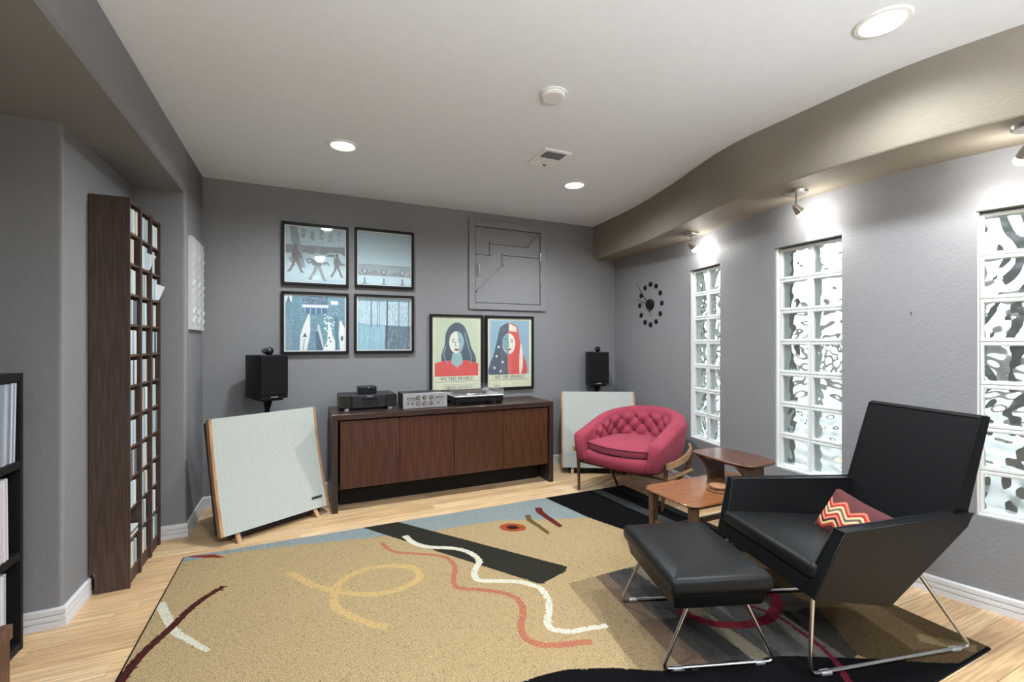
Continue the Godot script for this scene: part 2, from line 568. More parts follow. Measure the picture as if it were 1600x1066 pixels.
func build_room() -> void:
	# floor: a base, and boards one by one where they can be told apart
	var st := mb()
	bx(st, Vector3(-0.1, -0.066, -2.4), Vector3(7.6, 0.10, 3.6), 0.0)
	bx(st, Vector3(-0.1, -0.058, 1.3), Vector3(7.6, 0.116, 3.8), 0.0)
	var fl := struct("floor", st, M.floor_base, "pale natural hardwood strip floor running towards the window wall", "floor")
	var row := 0
	var z := BACK
	var lens := {}
	while z < -0.62:
		var x := -1.45 - rng.randf() * 0.9
		while x < 3.2:
			var l: float = [0.62, 0.84, 1.06, 1.3][rng.randi() % 4]
			var under := x > -0.52 and x + l < 2.44 and z > -3.08 and z + 0.083 < -0.96
			if not under and x + l > -1.4:
				if not lens.has(l):
					var s := mb()
					bx(s, Vector3.ZERO, Vector3(l - 0.0012, 0.014, 0.0818), 0.0012)
					s.generate_normals()
					lens[l] = s.commit()
				put_mesh("plank", lens[l], M.planks[rng.randi() % 12], fl, Vector3(x + l / 2, -0.007, z + 0.0415))
			x += l
		z += 0.083
		row += 1
	# ceiling
	st = mb()
	bx(st, Vector3(-0.1, CEIL + 0.06, -0.55), Vector3(7.6, 0.12, 7.4), 0.0)
	struct("ceiling", st, M.ceiling, "flat light grey textured ceiling over the whole room", "ceiling")
	# back wall
	st = mb()
	bx(st, Vector3(1.2, 1.25, BACK - 0.08), Vector3(5.2, 2.55, 0.16), 0.0)
	struct("wall_back", st, M.wall, "flat grey textured wall behind the credenza and the pictures", "wall")
	# left wall with its alcove: rounded plaster corners
	st = mb()
	var pl := [Vector2(LEFT, BACK - 0.1), Vector2(LEFT, -3.545), Vector2(-0.955, -3.545), Vector2(-0.955, -2.655), Vector2(-3.4, -2.655), Vector2(-3.4, BACK - 0.1)]
	var poly := PackedVector2Array()
	for i in pl.size():
		if i == 1 or i == 3:
			var a: Vector2 = pl[i] + (pl[i - 1] - pl[i]).normalized() * 0.018
			var b: Vector2 = pl[i] + (pl[i + 1] - pl[i]).normalized() * 0.018
			for k in 6: poly.append(a.lerp(pl[i], k / 5.0).lerp(pl[i].lerp(b, k / 5.0), k / 5.0))
		else: poly.append(pl[i])
	extrude(st, poly, 0.0, CEIL)
	struct("wall_left", st, M.wall, "grey wall left of the room, stepped back in an alcove behind the disc towers", "wall")
	# dropped beam above the alcove
	st = mb()
	bx(st, Vector3(-2.04, 2.36, -0.60), Vector3(2.73, 0.29, 6.98), 0.012)
	struct("trim_1", st, M.wall, "grey dropped beam along the left side below the ceiling", "beam")
	# walls out of view that close the room
	st = mb()
	bx(st, Vector3(-3.45, 1.25, 0.0), Vector3(0.12, 2.5, 6.4), 0.0)
	struct("wall_far_left", st, M.wall, "grey end wall of the area left of the camera", "wall")
	st = mb()
	bx(st, Vector3(0.0, 1.25, 3.1), Vector3(7.2, 2.5, 0.12), 0.0)
	struct("wall_front", st, M.wall, "grey wall behind the camera", "wall")
	# window wall: a curved slab with three openings
	st = mb()
	var ds := [-3.1]
	while ds[-1] < 4.0: ds.append(ds[-1] + (0.045 if ds[-1] > 0.2 else 0.2))
	for w in WINS:
		ds.append(w[0]); ds.append(w[1])
	ds.append(4.17)
	ds.sort()
	var thick := 0.17
	for i in ds.size() - 1:
		var a: float = ds[i]; var b: float = ds[i + 1]
		if b - a < 1e-4: continue
		var open := false
		for w in WINS:
			if (a + b) / 2 < w[0] and (a + b) / 2 > w[1]: open = true
		for band in ([[0.0, SILL], [HEAD, CEIL]] if open else [[0.0, CEIL]]):
			var ys := [band[0], band[1]]
			st.set_smooth_group(1)
			quad(st, wall_pt(b, ys[0]), wall_pt(a, ys[0]), wall_pt(a, ys[1]), wall_pt(b, ys[1]))
			st.set_smooth_group(2)
			quad(st, wall_pt(a, ys[0], thick), wall_pt(b, ys[0], thick), wall_pt(b, ys[1], thick), wall_pt(a, ys[1], thick))
			st.set_smooth_group(FLAT)
			quad_out(st, wall_pt(a, ys[1]), wall_pt(b, ys[1]), wall_pt(b, ys[1], thick), wall_pt(a, ys[1], thick), wall_pt(a, ys[1] - 1))
			quad_out(st, wall_pt(a, ys[0]), wall_pt(b, ys[0]), wall_pt(b, ys[0], thick), wall_pt(a, ys[0], thick), wall_pt(a, ys[0] + 1))
	for w in WINS:
		for k in 2:
			var d: float = w[k]
			quad_out(st, wall_pt(d, SILL), wall_pt(d, HEAD), wall_pt(d, HEAD, thick), wall_pt(d, SILL, thick), wall_pt(d + (0.3 if k == 0 else -0.3), 1.0))
	struct("wall_right", st, M.wall, "curved grey textured wall with three glass block windows", "wall")
	# taupe soffit that runs in a wave above the window wall
	st = mb()
	var sp := []
	var d := -3.1
	while d < 4.14:
		sp.append(d)
		d += 0.05
	sp.append(4.14)
	for i in sp.size() - 1:
		var a: float = sp[i]; var b: float = sp[i + 1]
		var fa := Vector3(along(SOFF, a), 0, -a); var fb := Vector3(along(SOFF, b), 0, -b)
		var ra := Vector3(along(WALL, a) + 0.1, 0, -a); var rb := Vector3(along(WALL, b) + 0.1, 0, -b)
		var lo := Vector3.UP * SOFFIT; var hi := Vector3.UP * (CEIL + 0.02); var e := Vector3.UP * 0.010
		st.set_smooth_group(1)
		quad(st, fb + lo + e, fa + lo + e, fa + hi, fb + hi)
		var ia := fa + Vector3(0.010, 0, 0); var ib := fb + Vector3(0.010, 0, 0)
		quad(st, ib + lo, ia + lo, fa + lo + e, fb + lo + e)
		st.set_smooth_group(FLAT)
		quad(st, ia + lo, ib + lo, rb + lo, ra + lo)
		quad(st, fb + hi, fa + hi, ra + hi, rb + hi)
	struct("trim_2", st, M.taupe, "taupe wavy soffit that carries the small spotlights above the windows", "soffit")
	# baseboards with stepped grooves
	var prof := [Vector2(0.014, 0.0), Vector2(0.014, 0.026), Vector2(0.007, 0.028), Vector2(0.007, 0.032), Vector2(0.0135, 0.033), Vector2(0.013, 0.052), Vector2(0.006, 0.054), Vector2(0.006, 0.058), Vector2(0.0125, 0.059), Vector2(0.012, 0.078), Vector2(0.008, 0.085), Vector2(-0.01, 0.085)]
	st = mb()
	sweep(st, [Vector2(-3.3, -2.655), Vector2(-0.955, -2.655), Vector2(-0.955, -2.915)], prof)
	sweep(st, [Vector2(-0.955, -3.475), Vector2(-0.955, -3.545), Vector2(LEFT, -3.545), Vector2(LEFT, BACK)], prof)
	struct("baseboard_left", st, M.trim, "pale grey grooved baseboard along the alcove and left wall", "baseboard")
	st = mb()
	sweep(st, [Vector2(LEFT, BACK), Vector2(3.14, BACK)], prof)
	struct("baseboard_back", st, M.trim, "pale grey grooved baseboard below the back wall", "baseboard")
	st = mb()
	var path := []
	d = 4.09
	while d > -3.0:
		path.append(Vector2(along(WALL, d), -d))
		d -= 0.1
	sweep(st, path, prof)
	struct("baseboard_right", st, M.trim, "pale grey grooved baseboard below the curved window wall", "baseboard")

# ------------------------------------------------------------------ glass block windows
func wavy_pane(seed_: int, w: float) -> Mesh:
	var r := RandomNumberGenerator.new()
	r.seed = seed_
	var n := 18
	var waves := []
	for k in 7:
		waves.append([r.randf_range(0, TAU), r.randf_range(45, 130), r.randf_range(0, TAU), r.randf_range(0.0009, 0.0021)])
	var h := func(x: float, y: float, side: int) -> float:
		var s := 0.0
		for k in range(side, 7, 2):
			var q: Array = waves[k]
			s += q[3] * sin((x * cos(q[0]) + y * sin(q[0])) * q[1] + q[2])
		return s
	var st := mb()
	var g := func(i: int, j: int, side: int) -> Vector3:
		var x := (float(i) / n - 0.5) * w
		var y := (float(j) / n - 0.5) * w
		return Vector3(x, y, (0.006 if side == 0 else -0.006) + h.call(x, y, side))
	st.set_smooth_group(1)
	for i in n:
		for j in n: quad(st, g.call(i, j, 0), g.call(i + 1, j, 0), g.call(i + 1, j + 1, 0), g.call(i, j + 1, 0))
	st.set_smooth_group(2)
	for i in n:
		for j in n: quad(st, g.call(i, j, 1), g.call(i, j + 1, 1), g.call(i + 1, j + 1, 1), g.call(i + 1, j, 1))
	st.set_smooth_group(FLAT)
	for k in n:
		quad(st, g.call(k, 0, 1), g.call(k + 1, 0, 1), g.call(k + 1, 0, 0), g.call(k, 0, 0))
		quad(st, g.call(k, n, 0), g.call(k + 1, n, 0), g.call(k + 1, n, 1), g.call(k, n, 1))
		quad(st, g.call(0, k, 0), g.call(0, k + 1, 0), g.call(0, k + 1, 1), g.call(0, k, 1))
		quad(st, g.call(n, k, 1), g.call(n, k + 1, 1), g.call(n, k + 1, 0), g.call(n, k, 0))
	st.generate_normals()
	return st.commit()

func ring_mesh(outer: float, inner: float, depth: float) -> Mesh:
	var st := mb()
	var o := outer / 2; var i := inner / 2; var h := depth / 2; var b := 0.004
	var sq := func(r: float, z: float) -> Array: return [Vector3(-r, -r, z), Vector3(r, -r, z), Vector3(r, r, z), Vector3(-r, r, z)]
	var loops := [sq.call(i, h - 0.006), sq.call(i + 0.004, h), sq.call(o - b, h), sq.call(o, h - b), sq.call(o, -h + b), sq.call(o - b, -h), sq.call(i, -h), sq.call(i, h - 0.006)]
	for k in loops.size() - 1:
		for e in 4:
			var f := (e + 1) % 4
			quad(st, loops[k][f], loops[k][e], loops[k + 1][e], loops[k + 1][f])
	st.generate_normals()
	return st.commit()

func build_windows() -> void:
	var panes := []
	for k in 7: panes.append(wavy_pane(100 + k, 0.166))
	var ring := ring_mesh(0.199, 0.164, 0.08)
	var names := ["narrow glass block window nearest the back corner, two columns wide", "glass block window in the middle of the curved wall, behind the small table", "glass block window behind the tall black chair back"]
	for w in 3:
		var a := wall_pt(WINS[w][0]); var b := wall_pt(WINS[w][1])
		var mid := (a + b) / 2
		var t := (b - a).normalized()
		var nrm := Vector3(t.z, 0, -t.x)          # into the room
		if nrm.x > 0: nrm = -nrm
		var win := thing("window_%d" % (w + 1), names[w], "window")
		win.set_meta("kind", "structure")
		# local x runs along the wall, z into the room
		win.transform = Transform3D(Basis(Vector3.UP.cross(nrm), Vector3.UP, nrm), Vector3(mid.x, 0, mid.z) - nrm * 0.012)
		var wd := (b - a).length()
		var pw := (wd - 0.012) / 2; var ph := (HEAD - SILL - 0.012) / 7
		var st := mb()
		for s in [-1.0, 1.0]: bx(st, Vector3(s * (wd / 2 - 0.004), (HEAD + SILL) / 2, -0.05), Vector3(0.008, HEAD - SILL, 0.098), 0.001)
		bx(st, Vector3(0, SILL + 0.004, -0.05), Vector3(wd - 0.016, 0.008, 0.098), 0.001)
		bx(st, Vector3(0, (HEAD + SILL) / 2, -0.07), Vector3(0.012, HEAD - SILL - 0.016, 0.05), 0.001)
		for r in range(1, 7): bx(st, Vector3(0, SILL + 0.006 + r * ph, -0.07), Vector3(wd - 0.016, 0.010, 0.049), 0.001)
		put("window_frame", st, M.white, win)
		for r in 7:
			for c in 2:
				var blk := put_mesh("glass_block", ring, M.glass_edge, win, Vector3((c - 0.5) * pw, SILL + 0.006 + (r + 0.5) * ph, -0.065))
				blk.scale = Vector3(pw / 0.2015, ph / 0.2015, 1)
				var p := put_mesh("pane", panes[(r * 2 + c * 3 + w) % 7], M.glass, blk, Vector3(0, 0, 0.014))
				p.rotation.z = PI / 2 * ((r + c * 2 + w) % 4)
	# what stands outside, seen only through the blocks
	var st2 := mb()
	bx(st2, Vector3(9.4, -0.2, -3.0), Vector3(11.5, 0.2, 22.0), 0.0)
	struct("ground", st2, mat(lin(0.24, 0.24, 0.23), 0.9), "grey paved yard outside the glass block windows", "ground")
	st2 = mb()
	bx(st2, Vector3(5.3, 2.0, 1.6), Vector3(0.2, 5.0, 6.4), 0.01)
	struct("wall_outside", st2, mat(lin(0.16, 0.16, 0.16), 0.9), "grey garden wall outside, seen through the glass blocks", "wall")
	st2 = mb()
	bx(st2, Vector3(3.95, 2.62, -1.0), Vector3(1.3, 0.12, 8.0), 0.01)
	struct("roof_eave", st2, mat(lin(0.45, 0.45, 0.45), 0.8), "grey roof overhang outside above the windows", "roof")

# ------------------------------------------------------------------ lamps
func spot(parent: Node3D, at: Vector3, to: Vector3, energy: float, angle: float, soft: float, size: float, col: Color) -> void:
	var l := SpotLight3D.new()
	l.name = "light"
	parent.add_child(l)
	l.position = at
	l.look_at_from_position(parent.global_position + at, parent.global_position + at + to, Vector3.FORWARD if absf(to.normalized().y) > 0.9 else Vector3.UP)
	l.light_energy = energy
	l.light_color = col
	l.spot_angle = angle
	l.spot_angle_attenuation = soft
	l.spot_range = 12.0
	l.spot_attenuation = 2.0
	l.light_size = size
	l.shadow_enabled = true

func recessed(x: float, z: float, label: String, energy: float, group := "") -> void:
	var t := thing("recessed_light", label, "ceiling light", Vector3(x, CEIL, z), 0.0, group)
	var st := mb()
	lathe(st, [Vector2(0.072, -0.003), Vector2(0.076, -0.008), Vector2(0.090, -0.006), Vector2(0.093, 0.0)], 36)
	put("trim_ring", st, M.white, t)
	st = mb()
	lathe(st, [Vector2(0.0, -0.0055), Vector2(0.060, -0.005), Vector2(0.074, -0.003)], 36, Transform3D.IDENTITY, true)
	put("lens", st, M.lamp, t)
	spot(t, Vector3(0, -0.022, 0), Vector3.DOWN, energy, 84.0, 0.9, 0.07, Color(0.955, 0.98, 1.0))

func build_lamps() -> void:
	var e := 3.5
	recessed(0.238, -3.06, "round white recessed ceiling light above the left end of the credenza", e)
	recessed(1.96, -3.06, "round white recessed ceiling light beyond the air vent", e)
	recessed(2.05, -1.0, "round white recessed ceiling light nearest the taupe soffit edge", e)
	recessed(0.24, -1.0, "round white recessed ceiling light over the near end of the rug, above the camera's view", e)
	for p in [Vector2(0.24, 1.1), Vector2(2.0, 1.1)]:
		recessed(p.x, p.y, "round white recessed ceiling light behind the camera", e, "ceiling lights behind the camera")
	for q in [[Vector3(0.1, 0, 0.95), "tall nickel uplight lamp straight behind the camera"], [Vector3(1.7, 0, 1.3), "tall nickel uplight lamp to the right behind the camera"]]:
		var t := thing("floor_lamp", q[1], "floor lamp", q[0], 0.0, "two uplight floor lamps out of view")
		var st := mb()
		lathe(st, [Vector2(0.0, 0.0), Vector2(0.14, 0.0), Vector2(0.14, 0.012), Vector2(0.02, 0.03), Vector2(0.0, 0.03)], 32)
		put("base", st, M.nickel, t)
		st = mb()
		tube(st, [Vector3(0, 0.02, 0), Vector3(0, 1.42, 0)], 0.011, 12)
		put("pole", st, M.nickel, t)
		st = mb()
		lathe(st, [Vector2(0.0, 1.41), Vector2(0.05, 1.42), Vector2(0.13, 1.47), Vector2(0.15, 1.50), Vector2(0.146, 1.50), Vector2(0.12, 1.475), Vector2(0.0, 1.43)], 32)
		put("bowl", st, M.nickel, t)
		st = mb()
		lathe(st, [Vector2(0.0, 1.478), Vector2(0.11, 1.478), Vector2(0.11, 1.482), Vector2(0.0, 1.482)], 24)
		put("diffuser", st, M.lamp, t)
		spot(t, Vector3(0, 1.51, 0), Vector3.UP, UPLIGHT, 84.0, 0.3, 0.10, Color(0.955, 0.98, 1.0))
	# small adjustable spotlights under the soffit
	var names := ["small brushed nickel spotlight under the soffit above the narrow corner window", "small brushed nickel spotlight under the soffit above the middle window", "small brushed nickel spotlight under the soffit at the window behind the black chair"]
	var at := [Vector3(2.884, SOFFIT, -2.753), Vector3(2.655, SOFFIT, -1.735), Vector3(2.70, SOFFIT, -0.795)]
	for k in 3:
		var t := thing("spotlight", names[k], "spotlight", at[k], 0.0)
		var st := mb()
		lathe(st, [Vector2(0.0, -0.018), Vector2(0.052, -0.018), Vector2(0.058, -0.014), Vector2(0.062, 0.0)], 32)
		put("canopy", st, M.nickel, t)
		st = mb()
		tube(st, [Vector3(0, -0.016, 0), Vector3(0, -0.085, 0)], 0.0055, 10)
		put("stem", st, M.nickel, t)
		var axis := (Vector3(0.62, -0.72, 0.30) if k < 2 else Vector3(0.55, -0.70, -0.45)).normalized()
		var b := frame_of(axis)
		var xf := Transform3D(Basis(b.x, axis, b.x.cross(axis)), Vector3(-0.008, -0.088, -0.004))
		st = mb()
		lathe(st, [Vector2(0.0, -0.012), Vector2(0.012, -0.012), Vector2(0.017, 0.0), Vector2(0.027, 0.045), Vector2(0.024, 0.045), Vector2(0.0, 0.040)], 24, xf)
		put("lamp_head", st, M.nickel, t)
		st = mb()
		lathe(st, [Vector2(0.0, 0.044), Vector2(0.027, 0.045), Vector2(0.030, 0.066), Vector2(0.026, 0.074), Vector2(0.0, 0.078)], 24, xf, true)
		put("diffuser", st, M.lamp, t)
		var l := OmniLight3D.new()
		l.name = "light"
		t.add_child(l)
		l.position = xf * Vector3(0, 0.062, 0)
		l.light_energy = 0.115
		l.light_color = Color(1, 0.99, 0.97)
		l.light_size = 0.02
		l.omni_range = 8.0
		l.omni_attenuation = 2.0
		l.shadow_enabled = true
		spot(t, xf * Vector3(0, 0.10, 0), Vector3(0.50, -0.80, 0.22) if k < 2 else Vector3(0.60, -0.62, -0.50), 0.16, 48.0, 1.0, 0.03, Color(1, 0.99, 0.97))

# ------------------------------------------------------------------ rug
func build_rug() -> void:
	var s := 6.0
	var im := canvas(1896, 1392, Color(0.715, 0.62, 0.46))
	var slate := Color(0.57, 0.615, 0.61)
	var ink := Color(0.075, 0.075, 0.085)
	var cream := Color(0.86, 0.84, 0.76)
	poly_fill(im, pts_of([0, 0, 246, 0, 246, 49, 225, 42, 189, 28, 172, 26, 142, 25, 108, 20, 57, 10, 40, 8, 25, 6, 18, 6, 7, 8, 0, 7], s), slate)
	poly_fill(im, pts_of([1, 0, 16, 4, 22, 11, 12, 7], s), Color(0.55, 0.22, 0.17))
	poly_fill(im, pts_of([99, 0, 122, 0, 195, 103, 191, 107, 173, 113], s), Color(0.20, 0.195, 0.165))
	# grey field with slanted stripes under the ottoman and lounge chair
	var tones := [Color(0.60, 0.52, 0.395), Color(0.44, 0.37, 0.31), Color(0.30, 0.29, 0.275), Color(0.255, 0.25, 0.245), Color(0.46, 0.425, 0.36), Color(0.275, 0.27, 0.265), Color(0.36, 0.35, 0.335), Color(0.42, 0.405, 0.38), Color(0.25, 0.235, 0.215)]
	var cuts := [Vector2(186, 174), Vector2(203, 190), Vector2(210, 203), Vector2(217, 214), Vector2(226, 221), Vector2(232, 229), Vector2(243, 233), Vector2(260, 246), Vector2(270, 256), Vector2(330, 330)]
	for k in 9:
		poly_fill(im, [Vector2(cuts[k].x, 118) * s, Vector2(cuts[k + 1].x, 118) * s, Vector2(cuts[k + 1].y, 212) * s, Vector2(cuts[k].y, 212) * s], tones[k])
	poly_fill(im, pts_of([285, 118, 316, 118, 316, 232, 270, 232, 262, 212, 280, 186], s), Color(0.37, 0.305, 0.215))
	poly_fill(im, pts_of([299, 214, 294, 218, 306, 231, 312, 229], s), Color(0.50, 0.43, 0.31))
	# black corner at the back with a grey stripe
	poly_fill(im, pts_of([238, 0, 316, 0, 316, 120, 275, 118, 262, 96, 246, 49], s), ink)
	poly_fill(im, pts_of([281, 0, 290, 0, 300, 120, 290, 120], s), Color(0.27, 0.275, 0.28))
	poly_fill(im, pts_of([303, 0, 316, 0, 316, 120, 312, 120], s), Color(0.20, 0.20, 0.205))
	# black wave along the near edge
	var wave := smooth_path([120, 172, 136, 169, 150, 170, 157, 172, 171, 178, 185, 186, 199, 191, 213, 193, 222, 197, 232, 199, 250, 208, 267, 217, 282, 226, 294, 232], s)
	wave.append(Vector2(294, 240) * s)
	wave.append(Vector2(80, 240) * s)
	wave.append(Vector2(90, 190) * s)
	poly_fill(im, wave, ink)
	# lines
	stroke(im, smooth_path([56, 45, 62, 56, 69, 67, 77, 75, 87, 83, 97, 87, 107, 87, 116, 83, 119, 78, 118, 69, 112, 64, 104, 60, 94, 59, 86, 62, 80, 68, 77, 76, 76, 85, 77, 92, 81, 99, 86, 106, 91, 112, 96, 115], s), 24, 24, Color(0.80, 0.68, 0.46))
	stroke(im, smooth_path([107, 29, 109, 39, 114, 47, 122, 52, 131, 58, 137, 64, 139, 72, 138, 80, 134, 89, 133, 97, 137, 101, 145, 106, 152, 112, 156, 118, 156, 126, 153, 133, 149, 139, 147, 146, 148, 150, 151, 154, 157, 157, 164, 159, 171, 161], s), 14, 22, Color(0.72, 0.46, 0.36))
	stroke(im, smooth_path([122, 25, 124, 35, 128, 43, 133, 48, 140, 52, 147, 57, 151, 63, 153, 69, 153, 77, 149, 83, 146, 88, 145, 94, 147, 97, 155, 101, 164, 106, 168, 111, 171, 116, 170, 125, 166, 134, 161, 141, 160, 146, 162, 149, 167, 152, 174, 153, 183, 155], s), 24, 18, cream)
	stroke(im, smooth_path([1, 52, 5, 62, 9, 72, 13, 81, 19, 89, 24, 96, 28, 101], s), 24, 12, cream)
	stroke(im, smooth_path([26, 47, 19, 56, 14, 66, 11, 76, 6, 88, 3, 99, 1, 115, -2, 130], s), 20, 24, Color(0.30, 0.155, 0.145))
	ellipse(im, Vector2(190, 42) * s, Vector2(9, 6.6) * s, Color(0.66, 0.31, 0.19), 0.6)
	ellipse(im, Vector2(190, 42) * s, Vector2(4, 3.1) * s, Color(0.22, 0.13, 0.13), 0.6)
	poly_fill(im, pts_of([207, 26, 211, 27, 208, 35, 209, 58, 206, 62, 204, 35], s), Color(0.42, 0.35, 0.20))
	poly_fill(im, pts_of([220, 16, 225, 18, 222, 28, 222, 54, 218, 55, 217, 26], s), Color(0.40, 0.18, 0.165))
	var crimson := Color(0.42, 0.13, 0.17)
	stroke(im, smooth_path([220, 160, 222, 166, 225, 172, 230, 176, 236, 179, 244, 181, 253, 181, 263, 177, 269, 173, 272, 168, 272, 160, 266, 152], s), 26, 34, crimson)
	stroke(im, smooth_path([246, 160, 255, 175, 257, 183, 256, 190, 255, 197, 253, 204, 249, 212, 243, 219, 236, 232], s), 11, 16, Color(0.40, 0.13, 0.19))
	# worn pile: small uneven tufts of lighter and darker yarn
	var pile := RandomNumberGenerator.new()
	pile.seed = 5
	for k in 110000:
		var q := Vector2i(pile.randi_range(0, 1888), pile.randi_range(0, 1384))
		var c := im.get_pixelv(q)
		if im.get_pixel(q.x + 6, q.y + 6).is_equal_approx(c) or pile.randf() < 0.5:
			var f := pile.randf_range(0.90, 1.05)
			im.fill_rect(Rect2i(q.x, q.y, pile.randi_range(2, 6), pile.randi_range(2, 6)), Color(clampf(c.r * f, 0.05, 0.9), clampf(c.g * f, 0.05, 0.9), clampf(c.b * f, 0.05, 0.9)))
	# dark bound edge
	im.fill_rect(Rect2i(0, 0, 5, 1392), Color(0.12, 0.11, 0.10))
	im.fill_rect(Rect2i(1891, 0, 5, 1392), Color(0.12, 0.11, 0.10))
	im.fill_rect(Rect2i(0, 1387, 1896, 5), ink)
	im.fill_rect(Rect2i(0, 0, 1896, 3), Color(0.30, 0.31, 0.31))
	var m := pic(im, 0.95)
	m.metallic_specular = 0.15
	m.detail_enabled = true
	m.detail_blend_mode = BaseMaterial3D.BLEND_MODE_MUL
	m.detail_uv_layer = BaseMaterial3D.DETAIL_UV_2
	m.detail_albedo = noise_tex(0.20, 2, 61, 0.70, 1.0, 512)
	m.uv2_triplanar = true
	m.uv2_scale = Vector3(1.6, 1.6, 1.6)
	with_bump(m, noise_tex(0.3, 3, 62, 0.0, 1.0, 1024), 0.035)
	var st := mb()
	var w := 3.16; var d := 2.32; var h := 0.012; var b := 0.005
	var lo := [Vector3(0, 0, 0), Vector3(w, 0, 0), Vector3(w, 0, d), Vector3(0, 0, d)]
	var mi := [Vector3(0, h - b, 0), Vector3(w, h - b, 0), Vector3(w, h - b, d), Vector3(0, h - b, d)]
	var up := [Vector3(b, h, b), Vector3(w - b, h, b), Vector3(w - b, h, d - b), Vector3(b, h, d - b)]
	var add := func(a: Vector3, b2: Vector3, c: Vector3, e: Vector3) -> void:
		for p in [a, c, b2, a, e, c]:
			st.set_uv(Vector2(p.x / w, p.z / d))
			st.add_vertex(p)
	add.call(up[3], up[2], up[1], up[0])
	for k in 4:
		var l := (k + 1) % 4
		add.call(lo[l], lo[k], mi[k], mi[l])
		add.call(mi[l], mi[k], up[k], up[l])
	var rug := put("area_rug", st, m, null, Vector3(-0.62, 0.0, -3.18))
	tag(rug, "large tan area rug with an abstract pattern of lines, black corners and slate edge", "rug")

# ------------------------------------------------------------------ credenza and hi-fi
func build_credenza() -> void:
	var t := thing("credenza", "long dark walnut credenza with four plain doors against the back wall", "credenza", Vector3(1.125, 0, -3.79))
	# local x -0.925..0.925, z -0.245..0.245
	box("top_panel", Vector3(0, 0.699, 0), Vector3(1.85, 0.042, 0.49), M.espresso_flat, t, 0.002)
	for s in [-1, 1]: box("side_panel", Vector3(s * 0.904, 0.339, 0), Vector3(0.042, 0.678, 0.49), M.espresso, t, 0.002)
	var st := mb()
	bx(st, Vector3(0, 0.42, -0.22), Vector3(1.766, 0.516, 0.02), 0.0)
	bx(st, Vector3(0, 0.17, -0.005), Vector3(1.766, 0.02, 0.45), 0.0)
	bx(st, Vector3(0, 0.42, 0.0), Vector3(0.02, 0.48, 0.42), 0.0)
	put("carcass", st, M.black_wood, t)
	box("plinth", Vector3(0, 0.08, 0.06), Vector3(1.72, 0.16, 0.02), M.black_wood, t, 0.001)
	for k in 4: box("door", Vector3(-0.652 + k * 0.4355, 0.418, 0.225), Vector3(0.4325, 0.50, 0.02), M.doors[k], t, 0.0015)

func knob(st: SurfaceTool, at: Vector3, r: float, l: float) -> void:   # a knob that points to +z
	var xf := Transform3D(Basis(Vector3.RIGHT, Vector3.BACK, Vector3.DOWN), at)
	lathe(st, [Vector2(r * 1.05, 0), Vector2(r, l * 0.7), Vector2(r * 0.9, l), Vector2(0.0, l)], 16, xf)

